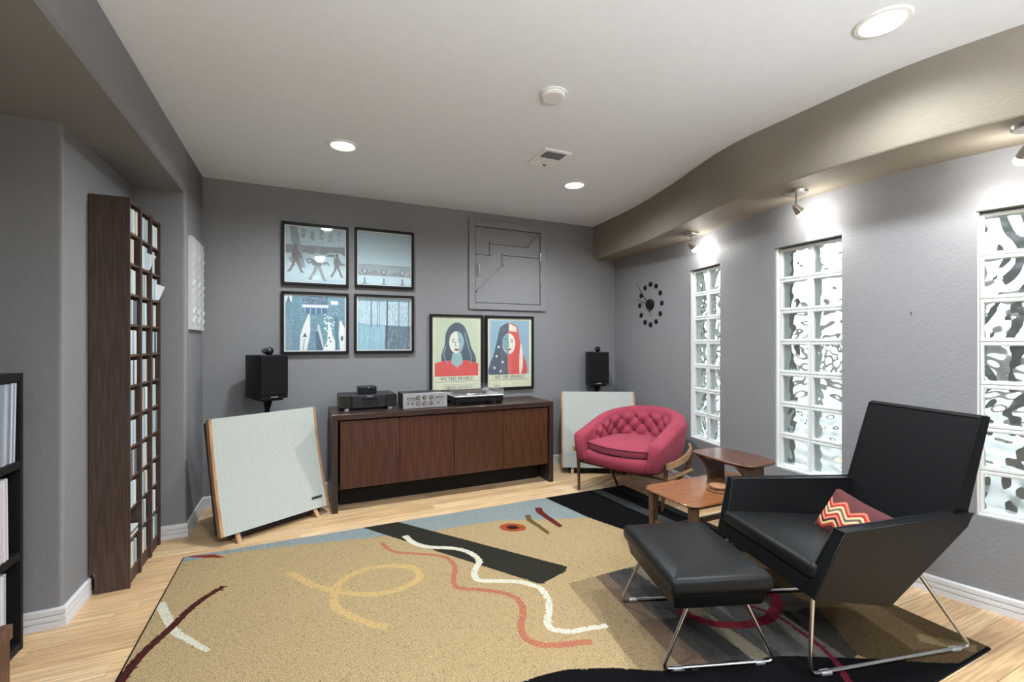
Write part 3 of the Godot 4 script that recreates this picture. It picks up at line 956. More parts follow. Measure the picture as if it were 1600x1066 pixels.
func build_hifi() -> void:
	var top := 0.72
	# disc player
	var t := thing("disc_player", "wide black disc player at the left end of the credenza", "disc player", Vector3(0.482, top, -3.86))
	box("body", Vector3(0, 0.066, -0.01), Vector3(0.43, 0.098, 0.29), M.dark_grey, t, 0.004)
	box("front_panel", Vector3(0, 0.066, 0.142), Vector3(0.25, 0.096, 0.016), M.dark_grey, t, 0.003)
	for s in [-1, 1]: box("side_cheek", Vector3(s * 0.171, 0.066, 0.140), Vector3(0.088, 0.096, 0.014), M.black_gloss, t, 0.004)
	box("display", Vector3(0.005, 0.052, 0.1505), Vector3(0.125, 0.036, 0.003), M.black_gloss, t, 0.001)
	box("disc_tray", Vector3(0.005, 0.086, 0.1505), Vector3(0.125, 0.016, 0.004), M.black, t, 0.001)
	var gm := mat(lin(0.35, 0.36, 0.37), 0.5)
	box("badge", Vector3(0.005, 0.106, 0.151), Vector3(0.045, 0.005, 0.001), gm, t, 0.0)
	for s in [-1, 1]:
		for r in 3: box("button", Vector3(0.005 + s * 0.09, 0.045 + r * 0.022, 0.151), Vector3(0.011, 0.007, 0.004), M.black, t, 0.001)
	for x in [-0.165, 0.165]:
		for z in [-0.1, 0.125]:
			var st := mb()
			lathe(st, [Vector2(0.0, 0.0), Vector2(0.021, 0.0), Vector2(0.022, 0.016), Vector2(0.0, 0.017)], 18)
			put("foot", st, M.silver, t, Vector3(x, 0.0, z))
	# small box on the player
	var b := thing("network_player", "small black electronic box on top of the disc player", "audio box", Vector3(0.482, top + 0.115, -3.86))
	box("body", Vector3(0, 0.030, 0), Vector3(0.142, 0.058, 0.12), M.dark_grey, b, 0.004)
	box("front_panel", Vector3(0, 0.028, 0.061), Vector3(0.132, 0.046, 0.004), M.black, b, 0.001)
	box("indicator", Vector3(0.008, 0.050, 0.0625), Vector3(0.008, 0.006, 0.003), M.white, b, 0.001)
	# amplifier
	t = thing("amplifier", "silver faced stereo amplifier with many knobs, on the middle of the credenza", "amplifier", Vector3(0.905, top, -3.735))
	box("body", Vector3(0, 0.062, -0.01), Vector3(0.345, 0.11, 0.25), M.dark_grey, t, 0.003)
	box("front_panel", Vector3(0, 0.063, 0.124), Vector3(0.36, 0.122, 0.008), M.silver, t, 0.003)
	for x in [-0.06, -0.01, 0.045]:
		for y in [0.088, 0.042]:
			var st := mb()
			knob(st, Vector3(x, y, 0.128), 0.0135 if y < 0.06 else 0.0105, 0.016)
			var kn := put("knob", st, M.steel, t)
			st = mb()
			lathe(st, [Vector2(0.017, 0.0), Vector2(0.017, 0.0012), Vector2(0.0, 0.0012)], 18, Transform3D(Basis(Vector3.RIGHT, Vector3.BACK, Vector3.DOWN), Vector3(x, y, 0.128)))
			put("skirt", st, M.dark_steel, kn)
	for k in 5:
		var st := mb()
		bx(st, Vector3(-0.145 + k * 0.0155, 0.084, 0.135), Vector3(0.004, 0.016, 0.014), 0.001)
		put("toggle", st, M.dark_steel, t)
	for k in 5:
		var st := mb()
		bx(st, Vector3(0.083 + k * 0.0155, 0.090, 0.135), Vector3(0.004, 0.012, 0.014), 0.001)
		put("toggle", st, M.dark_steel, t)
	for x in [-0.14, -0.105, 0.105, 0.145]:
		var st := mb()
		knob(st, Vector3(x, 0.042, 0.128), 0.006, 0.003)
		put("jack", st, M.black if x < 0.14 else M.silver, t)
	for x in [-0.14, 0.14]:
		for z in [-0.1, 0.09]: box("foot", Vector3(x, 0.003, z), Vector3(0.03, 0.007, 0.03), M.black, t, 0.001)
	# turntable
	t = thing("turntable", "black turntable with a silver deck and clear dust cover", "turntable", Vector3(1.372, top, -3.78))
	box("plinth", Vector3(0, 0.048, 0), Vector3(0.43, 0.046, 0.34), M.black, t, 0.006)
	box("deck", Vector3(0, 0.076, 0), Vector3(0.444, 0.012, 0.352), M.silver, t, 0.004)
	var st := mb()
	lathe(st, [Vector2(0.152, 0.083), Vector2(0.158, 0.090), Vector2(0.156, 0.097), Vector2(0.0, 0.097)], 48)
	var pl := put("platter", st, M.steel, t, Vector3(-0.04, 0, 0))
	st = mb()
	lathe(st, [Vector2(0.148, 0.098), Vector2(0.148, 0.101), Vector2(0.0, 0.101)], 48)
	put("mat", st, M.black, pl)
	st = mb()
	tube(st, rounded([Vector3(0.165, 0.125, -0.115), Vector3(0.172, 0.125, 0.02), Vector3(0.13, 0.118, 0.075), Vector3(0.095, 0.112, 0.10)], 0.03), 0.0045, 8)
	bx(st, Vector3(0.09, 0.110, 0.105), Vector3(0.02, 0.010, 0.028), 0.002)
	put("tonearm", st, M.steel, t)
	st = mb()
	lathe(st, [Vector2(0.036, 0.082), Vector2(0.036, 0.098), Vector2(0.024, 0.104), Vector2(0.022, 0.134), Vector2(0.0, 0.136)], 24)
	put("arm_base", st, M.silver, t, Vector3(0.165, 0, -0.115))
	st = mb()
	tube(st, [Vector3(0.163, 0.125, -0.150), Vector3(0.164, 0.125, -0.125)], 0.016, 16)
	put("counterweight", st, M.black, t)
	for x in [-0.19, 0.19]:
		for z in [-0.14, 0.14]:
			st = mb()
			lathe(st, [Vector2(0.0, 0.0), Vector2(0.024, 0.0), Vector2(0.026, 0.014), Vector2(0.022, 0.028), Vector2(0.0, 0.028)], 18)
			put("foot", st, M.black, t, Vector3(x, 0, z))
	for k in 3:
		st = mb()
		lathe(st, [Vector2(0.010, 0.082), Vector2(0.010, 0.092), Vector2(0.0, 0.093)], 14)
		put("button", st, M.steel, t, Vector3([-0.195, -0.12, -0.02][k], 0, 0.158))
	st = mb()
	var cw := 0.44; var cd := 0.346; var ch := 0.062
	for s in [-1, 1]:
		bx(st, Vector3(s * (cw / 2 - 0.0015), 0.084 + ch / 2, 0), Vector3(0.003, ch, cd), 0.0)
		bx(st, Vector3(0, 0.084 + ch / 2, s * (cd / 2 - 0.0015)), Vector3(cw - 0.006, ch, 0.003), 0.0)
	bx(st, Vector3(0, 0.084 + ch + 0.0015, 0), Vector3(cw, 0.003, cd), 0.0)
	put("dust_cover", st, M.clear, t)

# ------------------------------------------------------------------ loudspeakers
func build_panels() -> void:
	# panel loudspeakers: origin below the middle of the front face, local z faces the listener
	var names := ["pale linen panel loudspeaker with wooden side rails left of the credenza", "pale linen panel loudspeaker behind the magenta tub chair"]
	var mids := [Vector3(-0.130, 0, -3.420), Vector3(2.561, 0, -3.555)]
	var turns := [atan2(0.482, 0.876), atan2(-0.482, 0.876)]
	for k in 2:
		var t := thing("panel_speaker", names[k], "loudspeaker", mids[k], turns[k], "pair of linen panel loudspeakers")
		var w := 0.714; var h := 0.727
		var tilt := Transform3D(Basis(Vector3.RIGHT, -deg_to_rad(15.0)), Vector3(0, 0.06, 0))
		var st := mb()
		var n := 16
		for i in n:      # a face that bows in gently
			var a := float(i) / n; var b := float(i + 1) / n
			var f := func(x: float, v: float, z: float) -> Vector3: return tilt * Vector3(x, v * h, z - 0.018 * sin(PI * v))
			st.set_smooth_group(1)
			quad(st, f.call(-w / 2 + 0.016, a, 0.0), f.call(w / 2 - 0.016, a, 0.0), f.call(w / 2 - 0.016, b, 0.0), f.call(-w / 2 + 0.016, b, 0.0))
			st.set_smooth_group(2)
			quad(st, f.call(w / 2 - 0.016, a, -0.03), f.call(-w / 2 + 0.016, a, -0.03), f.call(-w / 2 + 0.016, b, -0.03), f.call(w / 2 - 0.016, b, -0.03))
		st.set_smooth_group(FLAT)
		for e in [0.0, h]:
			quad_out(st, tilt * Vector3(-w / 2 + 0.016, e, 0), tilt * Vector3(w / 2 - 0.016, e, 0), tilt * Vector3(w / 2 - 0.016, e, -0.03), tilt * Vector3(-w / 2 + 0.016, e, -0.03), tilt * Vector3(0, h / 2, 0))
		put("grille_cloth", st, M.linen, t)
		for s in [-1, 1]:
			st = mb()
			for i in n:
				var a := float(i) / n; var b := float(i + 1) / n
				var x0: float = s * (w / 2 - 0.016); var x1: float = s * w / 2
				var g := func(x: float, v: float, z: float) -> Vector3: return tilt * Vector3(x, v * h, z - 0.018 * sin(PI * v))
				var c: Vector3 = g.call((x0 + x1) / 2, (a + b) / 2, -0.02)
				quad_out(st, g.call(x0, a, 0.002), g.call(x1, a, 0.002), g.call(x1, b, 0.002), g.call(x0, b, 0.002), c)
				quad_out(st, g.call(x1, a, 0.002), g.call(x1, a, -0.045), g.call(x1, b, -0.045), g.call(x1, b, 0.002), c)
				quad_out(st, g.call(x0, a, 0.002), g.call(x0, a, -0.045), g.call(x0, b, -0.045), g.call(x0, b, 0.002), c)
				quad_out(st, g.call(x0, a, -0.045), g.call(x1, a, -0.045), g.call(x1, b, -0.045), g.call(x0, b, -0.045), c)
				if i == 0: quad_out(st, g.call(x0, 0.0, 0.002), g.call(x1, 0.0, 0.002), g.call(x1, 0.0, -0.045), g.call(x0, 0.0, -0.045), c)
				if i == n - 1: quad_out(st, g.call(x0, 1.0, 0.002), g.call(x1, 1.0, 0.002), g.call(x1, 1.0, -0.045), g.call(x0, 1.0, -0.045), c)
			put("side_rail", st, M.oak, t)
		# dark back box and its floor base
		st = mb()
		bx(st, Vector3(0, h / 2, -0.075), Vector3(w - 0.01, h - 0.02, 0.058), 0.006, tilt)
		put("back_shell", st, M.black, t)
		box("base", Vector3(0, 0.040, -0.095), Vector3(w - 0.12, 0.03, 0.15), M.black, t, 0.004)
		for s in [-1, 1]:
			st = mb()
			warp(st, [Vector3(s * 0.255 - 0.014, 0.075, -0.03), Vector3(s * 0.255 + 0.014, 0.075, -0.03), Vector3(s * 0.255 + 0.014, 0.075, -0.16), Vector3(s * 0.255 - 0.014, 0.075, -0.16)], [Vector3(s * 0.262 - 0.012, 0.0, 0.030), Vector3(s * 0.262 + 0.012, 0.0, 0.030), Vector3(s * 0.262 + 0.012, 0.0, -0.19), Vector3(s * 0.262 - 0.012, 0.0, -0.19)])
			put("foot", st, M.oak, t)
		if k == 0:
			st = mb()
			bx(st, Vector3(0.276, 0.076, -0.001), Vector3(0.075, 0.014, 0.006), 0.001, tilt)
			put("badge", st, M.dark_grey, t)
	# box loudspeakers on stands
	var sn := ["black box loudspeaker with a tweeter pod on top, standing left of the credenza", "black box loudspeaker with a tweeter pod on top, standing in the corner by the clock"]
	var stn := ["slim black speaker stand behind the left linen panel", "slim black speaker stand behind the right linen panel"]
	var fronts := [Vector3(-0.180, 0, -3.748), Vector3(2.752, 0, -3.835)]
	for k in 2:
		var turn: float = atan2([0.45, -0.42][k], 0.89)
		var fwd := Vector3(sin(turn), 0, cos(turn))
		var c: Vector3 = fronts[k] - fwd * 0.125
		var base_y: float = 0.835 if k == 0 else 0.815
		var sd := thing("speaker_stand", stn[k], "speaker stand", c, turn, "pair of speaker stands")
		box("top_plate", Vector3(0, base_y - 0.008, 0.02), Vector3(0.15, 0.014, 0.17), M.black, sd, 0.002)
		var st := mb()
		tube(st, [Vector3(0, 0.02, 0), Vector3(0, 0.55, 0), Vector3(0, base_y - 0.09, 0.01), Vector3(0, base_y - 0.015, 0.02)], [0.026, 0.02, 0.017, 0.032], 14)
		put("pole", st, M.black, sd)
		st = mb()
		rings(st, round_rect(0.19, 0.19, 0.04), [Vector2(0, 0), Vector2(0, 0.016), Vector2(0.006, 0.022)], Transform3D.IDENTITY, 0, 0, false)
		put("base_plate", st, M.black, sd)
		var sp := thing("box_speaker", sn[k], "loudspeaker", Vector3(c.x, base_y, c.z), turn, "pair of box loudspeakers")
		var hh := 0.32 if k == 0 else 0.335
		st = mb()
		rings(st, round_rect(0.205, 0.25, 0.012, 3), [Vector2(0, 0.001), Vector2(0, hh - 0.003), Vector2(0.003, hh)], Transform3D.IDENTITY, 0, 0, false)
		put("cabinet", st, M.black, sp)
		box("grille", Vector3(0, hh / 2 + 0.012, 0.127), Vector3(0.196, hh - 0.035, 0.010), M.black_cloth, sp, 0.004)
		box("badge", Vector3(0, 0.014, 0.1265), Vector3(0.05, 0.007, 0.004), mat(lin(0.3, 0.3, 0.31), 0.4), sp, 0.001)
		st = mb()
		var xf := Transform3D(Basis(Vector3.RIGHT, Vector3.BACK, Vector3.DOWN), Vector3(0, hh + 0.030, 0.025))
		lathe(st, [Vector2(0.0, -0.11), Vector2(0.010, -0.10), Vector2(0.022, -0.05), Vector2(0.027, 0.0), Vector2(0.027, 0.03), Vector2(0.023, 0.04), Vector2(0.0, 0.040)], 20, xf, true)
		lathe(st, [Vector2(0.010, hh - 0.001), Vector2(0.008, hh + 0.008)], 12, Transform3D(Basis(), Vector3(0, 0, 0.02)))
		put("tweeter_pod", st, M.black_gloss, sp)
		st = mb()
		lathe(st, [Vector2(0.0275, 0.018), Vector2(0.0285, 0.020), Vector2(0.0285, 0.026), Vector2(0.0275, 0.028)], 20, xf)
		put("pod_ring", st, M.steel, sp)
	# speaker cable between the credenza and the right panel
	var st3 := mb()
	tube(st3, rounded([Vector3(2.06, 0.30, -3.98), Vector3(2.14, 0.36, -3.97), Vector3(2.22, 0.40, -3.95), Vector3(2.26, 0.20, -3.97), Vector3(2.22, 0.005, -3.95), Vector3(2.20, 0.005, -3.99)], 0.03), 0.005, 8)
	st3.set_smooth_group(FLAT)
	tag(put("speaker_cable", st3, M.black), "thin black cable between the credenza and the right linen panel", "cable")

# ------------------------------------------------------------------ pictures on the back wall
func framed(called: String, label: String, category: String, x0: float, x1: float, y0: float, y1: float, im: Image, fw: float, border: float, depth: float, group: String) -> Node3D:
	var w := x1 - x0; var h := y1 - y0
	var t := thing(called, label, category, Vector3((x0 + x1) / 2, (y0 + y1) / 2, BACK), 0.0, group)
	var st := mb()
	for s in [-1, 1]:
		bx(st, Vector3(s * (w - fw) / 2, 0, depth / 2), Vector3(fw, h, depth), 0.002)
		bx(st, Vector3(0, s * (h - fw) / 2, depth / 2), Vector3(w - 2 * fw, fw, depth), 0.0015)
	put("frame", st, M.black, t)
	box("backing", Vector3(0, 0, depth * 0.3), Vector3(w - 2 * fw + 0.002, h - 2 * fw + 0.002, 0.006), M.paper, t, 0.0)
	st = mb()
	face_uv(st, w - 2 * fw - 2 * border, h - 2 * fw - 2 * border, depth * 0.3 + 0.0042)
	put("print", st, pic(im), t)
	box("glass", Vector3(0, 0, depth * 0.3 + 0.009), Vector3(w - 2 * fw + 0.002, h - 2 * fw + 0.002, 0.002), M.clear, t, 0.0)
	return t

func grey(v: float) -> Color:
	return Color(v * 0.73, v * 0.87, v * 0.91)

func speckle(im: Image, x0: int, y0: int, x1: int, y1: int, n: int, lo: float, hi: float, w := 4, h := 2) -> void:
	for k in n:
		im.fill_rect(Rect2i(rng.randi_range(x0, x1), rng.randi_range(y0, y1), rng.randi_range(1, w), rng.randi_range(1, h)), grey(rng.randf_range(lo, hi)))

func walker(im: Image, c: Vector2, s: float, top: Color, leg: Color, stride: float) -> void:
	ellipse(im, c + Vector2(0, -92) * s, Vector2(13, 16) * s, leg)
	poly_fill(im, [c + Vector2(-22, -74) * s, c + Vector2(16, -76) * s, c + Vector2(24, -20) * s, c + Vector2(18, 12) * s, c + Vector2(-20, 12) * s, c + Vector2(-28, -30) * s], top)
	stroke(im, [c + Vector2(8, -62) * s, c + Vector2(34, -28) * s, c + Vector2(30, -2) * s], 12 * s, 9 * s, top)
	stroke(im, [c + Vector2(-8, 6) * s, c + Vector2(-18 * stride, 46) * s, c + Vector2(-44 * stride, 92) * s], 20 * s, 11 * s, leg)
	stroke(im, [c + Vector2(6, 6) * s, c + Vector2(22 * stride, 48) * s, c + Vector2(40 * stride, 96) * s], 20 * s, 11 * s, leg)
	stroke(im, [c + Vector2(-56 * stride, 94) * s, c + Vector2(-34 * stride, 94) * s], 8 * s, 8 * s, leg)
	stroke(im, [c + Vector2(34 * stride, 98) * s, c + Vector2(56 * stride, 98) * s], 8 * s, 8 * s, leg)

func build_pictures() -> void:
	var grp := "four square black framed photographs"
	# people crossing a street
	var im := canvas(512, 512, grey(0.86))
	poly_fill(im, pts_of([0, 0, 512, 0, 512, 190, 0, 190], 1), grey(0.78))
	for k in 5: im.fill_rect(Rect2i(130 + k * 78, 20 + (k % 2) * 14, 34, 86), grey(0.52 + 0.04 * k))
	speckle(im, 0, 0, 500, 180, 500, 0.55, 0.98, 14, 9)
	poly_fill(im, pts_of([0, 175, 512, 165, 512, 250, 0, 250], 1), grey(0.40))
	speckle(im, 0, 165, 500, 250, 500, 0.22, 0.7, 12, 6)
	poly_fill(im, pts_of([20, 300, 40, 258, 90, 240, 190, 240, 220, 268, 240, 312, 20, 316], 1), grey(0.72))
	poly_fill(im, pts_of([300, 330, 318, 262, 372, 226, 470, 224, 512, 250, 512, 345, 300, 345], 1), grey(0.88))
	poly_fill(im, pts_of([332, 262, 376, 236, 420, 236, 420, 264], 1), grey(0.35))
	for c in [[345, 340], [490, 345], [60, 312], [200, 312]]:
		ellipse(im, Vector2(c[0], c[1]), Vector2(26, 26), grey(0.2)); ellipse(im, Vector2(c[0], c[1]), Vector2(15, 15), grey(0.7))
	im.fill_rect(Rect2i(0, 345, 512, 167), grey(0.90))
	speckle(im, 0, 348, 505, 508, 700, 0.72, 0.98, 10, 3)
	poly_fill(im, pts_of([30, 0, 96, 0, 128, 190, 165, 380, 118, 384, 92, 240, 50, 150], 1), grey(0.52))
	speckle(im, 42, 0, 108, 180, 260, 0.36, 0.66, 5, 8)
	walker(im, Vector2(84, 300), 1.25, grey(0.12), grey(0.10), 1.0)
	walker(im, Vector2(270, 345), 1.45, grey(0.66), grey(0.52), 1.0)
	poly_fill(im, pts_of([222, 300, 300, 290, 306, 356, 224, 352], 1), grey(0.30))
	walker(im, Vector2(440, 345), 1.08, grey(0.30), grey(0.15), 1.0)
	framed("framed_photograph", "square black framed photograph of people walking across a street", "framed photograph", -0.143, 0.361, 1.714, 2.219, im, 0.020, 0.008, 0.035, grp)
	# three viewers by the sea
	im = canvas(512, 512, grey(0.80))
	for y in 330:
		var v := 0.74 + 0.16 * y / 330.0
		im.fill_rect(Rect2i(0, y, 512, 1), grey(v))
	im.fill_rect(Rect2i(0, 318, 512, 90), grey(0.66))
	for y in range(320, 404, 4): im.fill_rect(Rect2i(rng.randi_range(0, 60), y, rng.randi_range(200, 450), 2), grey(0.72))
	im.fill_rect(Rect2i(0, 316, 512, 3), grey(0.5))
	var hill := [Vector2(0, 425)]
	for k in 27: hill.append(Vector2(k * 20, 392 + 16 * sin(k * 0.6) + rng.randf_range(-6, 6)))
	hill.append(Vector2(512, 425))
	poly_fill(im, hill, grey(0.42))
	speckle(im, 0, 395, 505, 420, 260, 0.25, 0.5, 8, 4)
	im.fill_rect(Rect2i(0, 420, 512, 92), grey(0.90))
	im.fill_rect(Rect2i(0, 420, 512, 4), grey(0.35))
	for x in [62, 246, 428]:
		stroke(im, [Vector2(x - 28, 372), Vector2(x - 20, 392), Vector2(x, 426), Vector2(x + 20, 392), Vector2(x + 28, 372)], 12, 12, grey(0.20))
		ellipse(im, Vector2(x, 366), Vector2(24, 14), grey(0.55))
		ellipse(im, Vector2(x, 382), Vector2(10, 10), grey(0.88))
		stroke(im, [Vector2(x, 428), Vector2(x, 446)], 12, 12, grey(0.95))
		stroke(im, [Vector2(x, 448), Vector2(x, 502)], 14, 14, grey(0.18))
		ellipse(im, Vector2(x, 504), Vector2(32, 5), grey(0.45))
	framed("framed_photograph", "square black framed photograph of three coin viewers by the sea", "framed photograph", 0.410, 0.913, 1.722, 2.229, im, 0.020, 0.008, 0.035, grp)
	# canoes against a stone wall
	im = canvas(512, 512, Color(0.36, 0.56, 0.64))
	for k in 900:
		var v := rng.randf_range(-0.12, 0.14)
		im.fill_rect(Rect2i(rng.randi_range(0, 505), rng.randi_range(0, 505), rng.randi_range(6, 34), rng.randi_range(2, 7)), Color(0.42 + v, 0.62 + v, 0.68 + v))
	poly_fill(im, pts_of([140, 0, 360, 0, 350, 170, 150, 170], 1), Color(0.16, 0.40, 0.56))
	speckle(im, 145, 0, 345, 70, 160, 0.4, 0.85, 16, 12)
	im.fill_rect(Rect2i(138, 82, 226, 28), Color(0.93, 0.97, 0.97))
	im.fill_rect(Rect2i(385, 40, 66, 36), Color(0.93, 0.96, 0.95))
	for k in 4: im.fill_rect(Rect2i(158 + k * 48, 114, 6, 52), Color(0.75, 0.87, 0.92))
	im.fill_rect(Rect2i(0, 0, 54, 60), Color(0.90, 0.95, 0.95))
	poly_fill(im, pts_of([24, 0, 40, 60, 8, 60], 1), Color(0.24, 0.42, 0.5))
	poly_fill(im, pts_of([14, 200, 40, 290, 54, 360, 54, 512, 0, 512, 0, 200], 1), Color(0.48, 0.62, 0.68))
	poly_fill(im, pts_of([194, 168, 204, 168, 208, 330, 196, 420, 176, 512, 118, 512, 122, 380, 150, 280], 1), Color(0.93, 0.95, 0.95))
	poly_fill(im, pts_of([142, 388, 162, 345, 182, 388], 1), Color(0.25, 0.36, 0.42))
	stroke(im, [Vector2(158, 405), Vector2(146, 512)], 7, 7, Color(0.5, 0.58, 0.62))
	poly_fill(im, pts_of([272, 262, 284, 270, 312, 390, 330, 512, 300, 512, 262, 400], 1), Color(0.78, 0.84, 0.86))
	poly_fill(im, pts_of([252, 340, 275, 330, 320, 512, 260, 512], 1), Color(0.20, 0.38, 0.48))
	poly_fill(im, pts_of([362, 240, 374, 240, 404, 380, 430, 440, 424, 512, 320, 512, 356, 420], 1), Color(0.94, 0.96, 0.95))
	for c in [[372, 395], [384, 430], [350, 470]]: ellipse(im, Vector2(c[0], c[1]), Vector2(9, 11), Color(0.4, 0.55, 0.6))
	poly_fill(im, pts_of([420, 190, 452, 190, 448, 512, 426, 512], 1), Color(0.26, 0.44, 0.52))
	poly_fill(im, pts_of([466, 230, 476, 228, 512, 300, 512, 512, 470, 512, 458, 360], 1), Color(0.93, 0.95, 0.95))
	ellipse(im, Vector2(486, 400), Vector2(12, 26), Color(0.28, 0.4, 0.45))
	for k in 24: ellipse(im, Vector2(rng.randf_range(330, 420), rng.randf_range(170, 330)), Vector2(9, 8), Color(0.84, 0.95, 0.93))
	framed("framed_photograph", "square black framed photograph of canoes leaning on a stone wall", "framed photograph", -0.146, 0.362, 1.155, 1.660, im, 0.020, 0.010, 0.035, grp)
	# bare trees and a lake
	im = canvas(512, 512, Color(0.72, 0.84, 0.88))
	im.fill_rect(Rect2i(0, 0, 512, 30), Color(0.36, 0.5, 0.55))
	for k in 260: im.fill_rect(Rect2i(rng.randi_range(0, 505), rng.randi_range(20, 270), rng.randi_range(2, 5), rng.randi_range(10, 60)), Color(0.52, 0.66, 0.74).lerp(Color(0.92, 0.95, 0.96), rng.randf()))
	poly_fill(im, pts_of([0, 240, 60, 258, 512, 272, 512, 512, 0, 512], 1), Color(0.54, 0.74, 0.80))
	for k in 200: im.fill_rect(Rect2i(rng.randi_range(0, 300), rng.randi_range(270, 500), rng.randi_range(2, 5), rng.randi_range(20, 90)), Color(0.50, 0.70, 0.78).lerp(Color(0.74, 0.88, 0.9), rng.randf()))
	poly_fill(im, pts_of([262, 272, 512, 280, 512, 512, 256, 512], 1), Color(0.27, 0.42, 0.50))
	for k in 260: im.fill_rect(Rect2i(rng.randi_range(262, 506), rng.randi_range(275, 500), rng.randi_range(2, 6), rng.randi_range(6, 50)), Color(0.16, 0.24, 0.30).lerp(Color(0.66, 0.76, 0.8), rng.randf()))
	for t in [[128, 9, 0.24], [188, 6, 0.3], [208, 5, 0.34], [282, 13, 0.10], [398, 8, 0.26], [494, 8, 0.2]]:
		stroke(im, [Vector2(t[0], 20), Vector2(t[0] - 3, 270), Vector2(t[0] - 6, 512 if t[0] > 270 else 290)], t[1], t[1], Color(t[2], t[2] * 1.35, t[2] * 1.55))
	for k in 60:
		var p := Vector2(rng.randf_range(280, 505), rng.randf_range(40, 260))
		stroke(im, [p, p + Vector2(rng.randf_range(-30, 30), -rng.randf_range(14, 44))], 2, 2, Color(0.30, 0.42, 0.48))
	framed("framed_photograph", "square black framed photograph of bare trees beside water", "framed photograph", 0.406, 0.914, 1.157, 1.662, im, 0.020, 0.010, 0.035, grp)
	# two posters: plain generic flat-colour busts
	var cream := Color(0.86, 0.87, 0.74)
	var navy := Color(0.06, 0.22, 0.32)
	var red := Color(0.84, 0.17, 0.13)
	var pale := Color(0.55, 0.70, 0.72)
	for k in 2:
		im = canvas(440, 600, cream)
		im.fill_rect(Rect2i(24, 20, 392, 470), Color(0.76, 0.81, 0.70) if k == 0 else Color(0.52, 0.68, 0.76))
		if k == 0:
			poly_fill(im, smooth_path([150, 80, 210, 46, 280, 70, 320, 150, 350, 250, 390, 330, 380, 400, 250, 420, 110, 400, 80, 330, 110, 230, 120, 140, 150, 80], 1), navy)
			poly_fill(im, pts_of([24, 380, 120, 360, 320, 360, 416, 390, 416, 490, 24, 490], 1), red)
			poly_fill(im, pts_of([180, 300, 260, 300, 275, 380, 220, 420, 165, 380], 1), pale)
			ellipse(im, Vector2(216, 210), Vector2(66, 92), Color(0.90, 0.92, 0.84))
			poly_fill(im, smooth_path([216, 118, 262, 140, 284, 210, 262, 280, 232, 302, 240, 210, 216, 118], 1), pale)
			stroke(im, smooth_path([290, 130, 320, 240, 350, 330, 340, 390], 1), 7, 5, pale)
			stroke(im, smooth_path([120, 240, 104, 320, 140, 390], 1), 7, 5, pale)
		else:
			poly_fill(im, smooth_path([210, 40, 130, 76, 100, 180, 60, 320, 24, 400, 24, 490, 210, 490, 210, 40], 1), navy)
			poly_fill(im, smooth_path([210, 40, 290, 70, 320, 180, 350, 300, 390, 400, 380, 490, 210, 490, 210, 40], 1), red)
			poly_fill(im, smooth_path([330, 200, 352, 300, 350, 430, 320, 490, 318, 330, 330, 200], 1), Color(0.90, 0.88, 0.80))
			poly_fill(im, pts_of([214, 46, 280, 72, 296, 120, 214, 110], 1), Color(0.90, 0.88, 0.80))
			ellipse(im, Vector2(212, 222), Vector2(64, 90), Color(0.90, 0.91, 0.84))
			poly_fill(im, smooth_path([212, 134, 160, 160, 150, 230, 180, 292, 212, 310, 206, 220, 212, 134], 1), Color(0.46, 0.63, 0.68))
			for c in [[90, 330], [70, 430], [150, 380], [130, 460], [110, 250]]: ellipse(im, Vector2(c[0], c[1]), Vector2(11, 11), Color(0.85, 0.88, 0.84))
		for e in [[-26, 1], [26, 1]]:       # a plain drawn face
			var ex: float = 214 + e[0]
			stroke(im, [Vector2(ex - 16, 190), Vector2(ex, 183), Vector2(ex + 16, 189)], 5, 4, navy)
			ellipse(im, Vector2(ex, 205), Vector2(13, 6), navy)
			ellipse(im, Vector2(ex, 204), Vector2(4, 4), cream)
		stroke(im, smooth_path([210, 205, 205, 238, 214, 246, 222, 243], 1), 5, 4, navy)
		poly_fill(im, smooth_path([192, 268, 206, 262, 214, 265, 223, 262, 238, 268, 216, 282, 192, 268], 1), Color(0.55, 0.16, 0.17))
		im.fill_rect(Rect2i(0, 490, 440, 110), cream)
		im.fill_rect(Rect2i(24, 534, 392, 3), navy)
		var x0: float = [1.060, 1.602][k]
		var t := framed("framed_poster", ["black framed poster of a dark haired woman in a red top", "black framed poster of a woman in a blue and red headscarf"][k], "framed poster", x0, x0 + 0.520, 0.788, 1.508, im, 0.022, 0.0, 0.03, "two framed posters above the turntable")
		var tm := TextMesh.new()
		tm.text = "· WE THE PEOPLE ·"
		var f := SystemFont.new()
		f.font_names = PackedStringArray(["Droid Serif"])
		f.font_weight = 700
		tm.font = f
		tm.font_size = 32
		tm.pixel_size = 0.0012
		tm.depth = 0.0006
		put_mesh("lettering", tm, M.navy, t, Vector3(0, -0.2395, 0.0137))

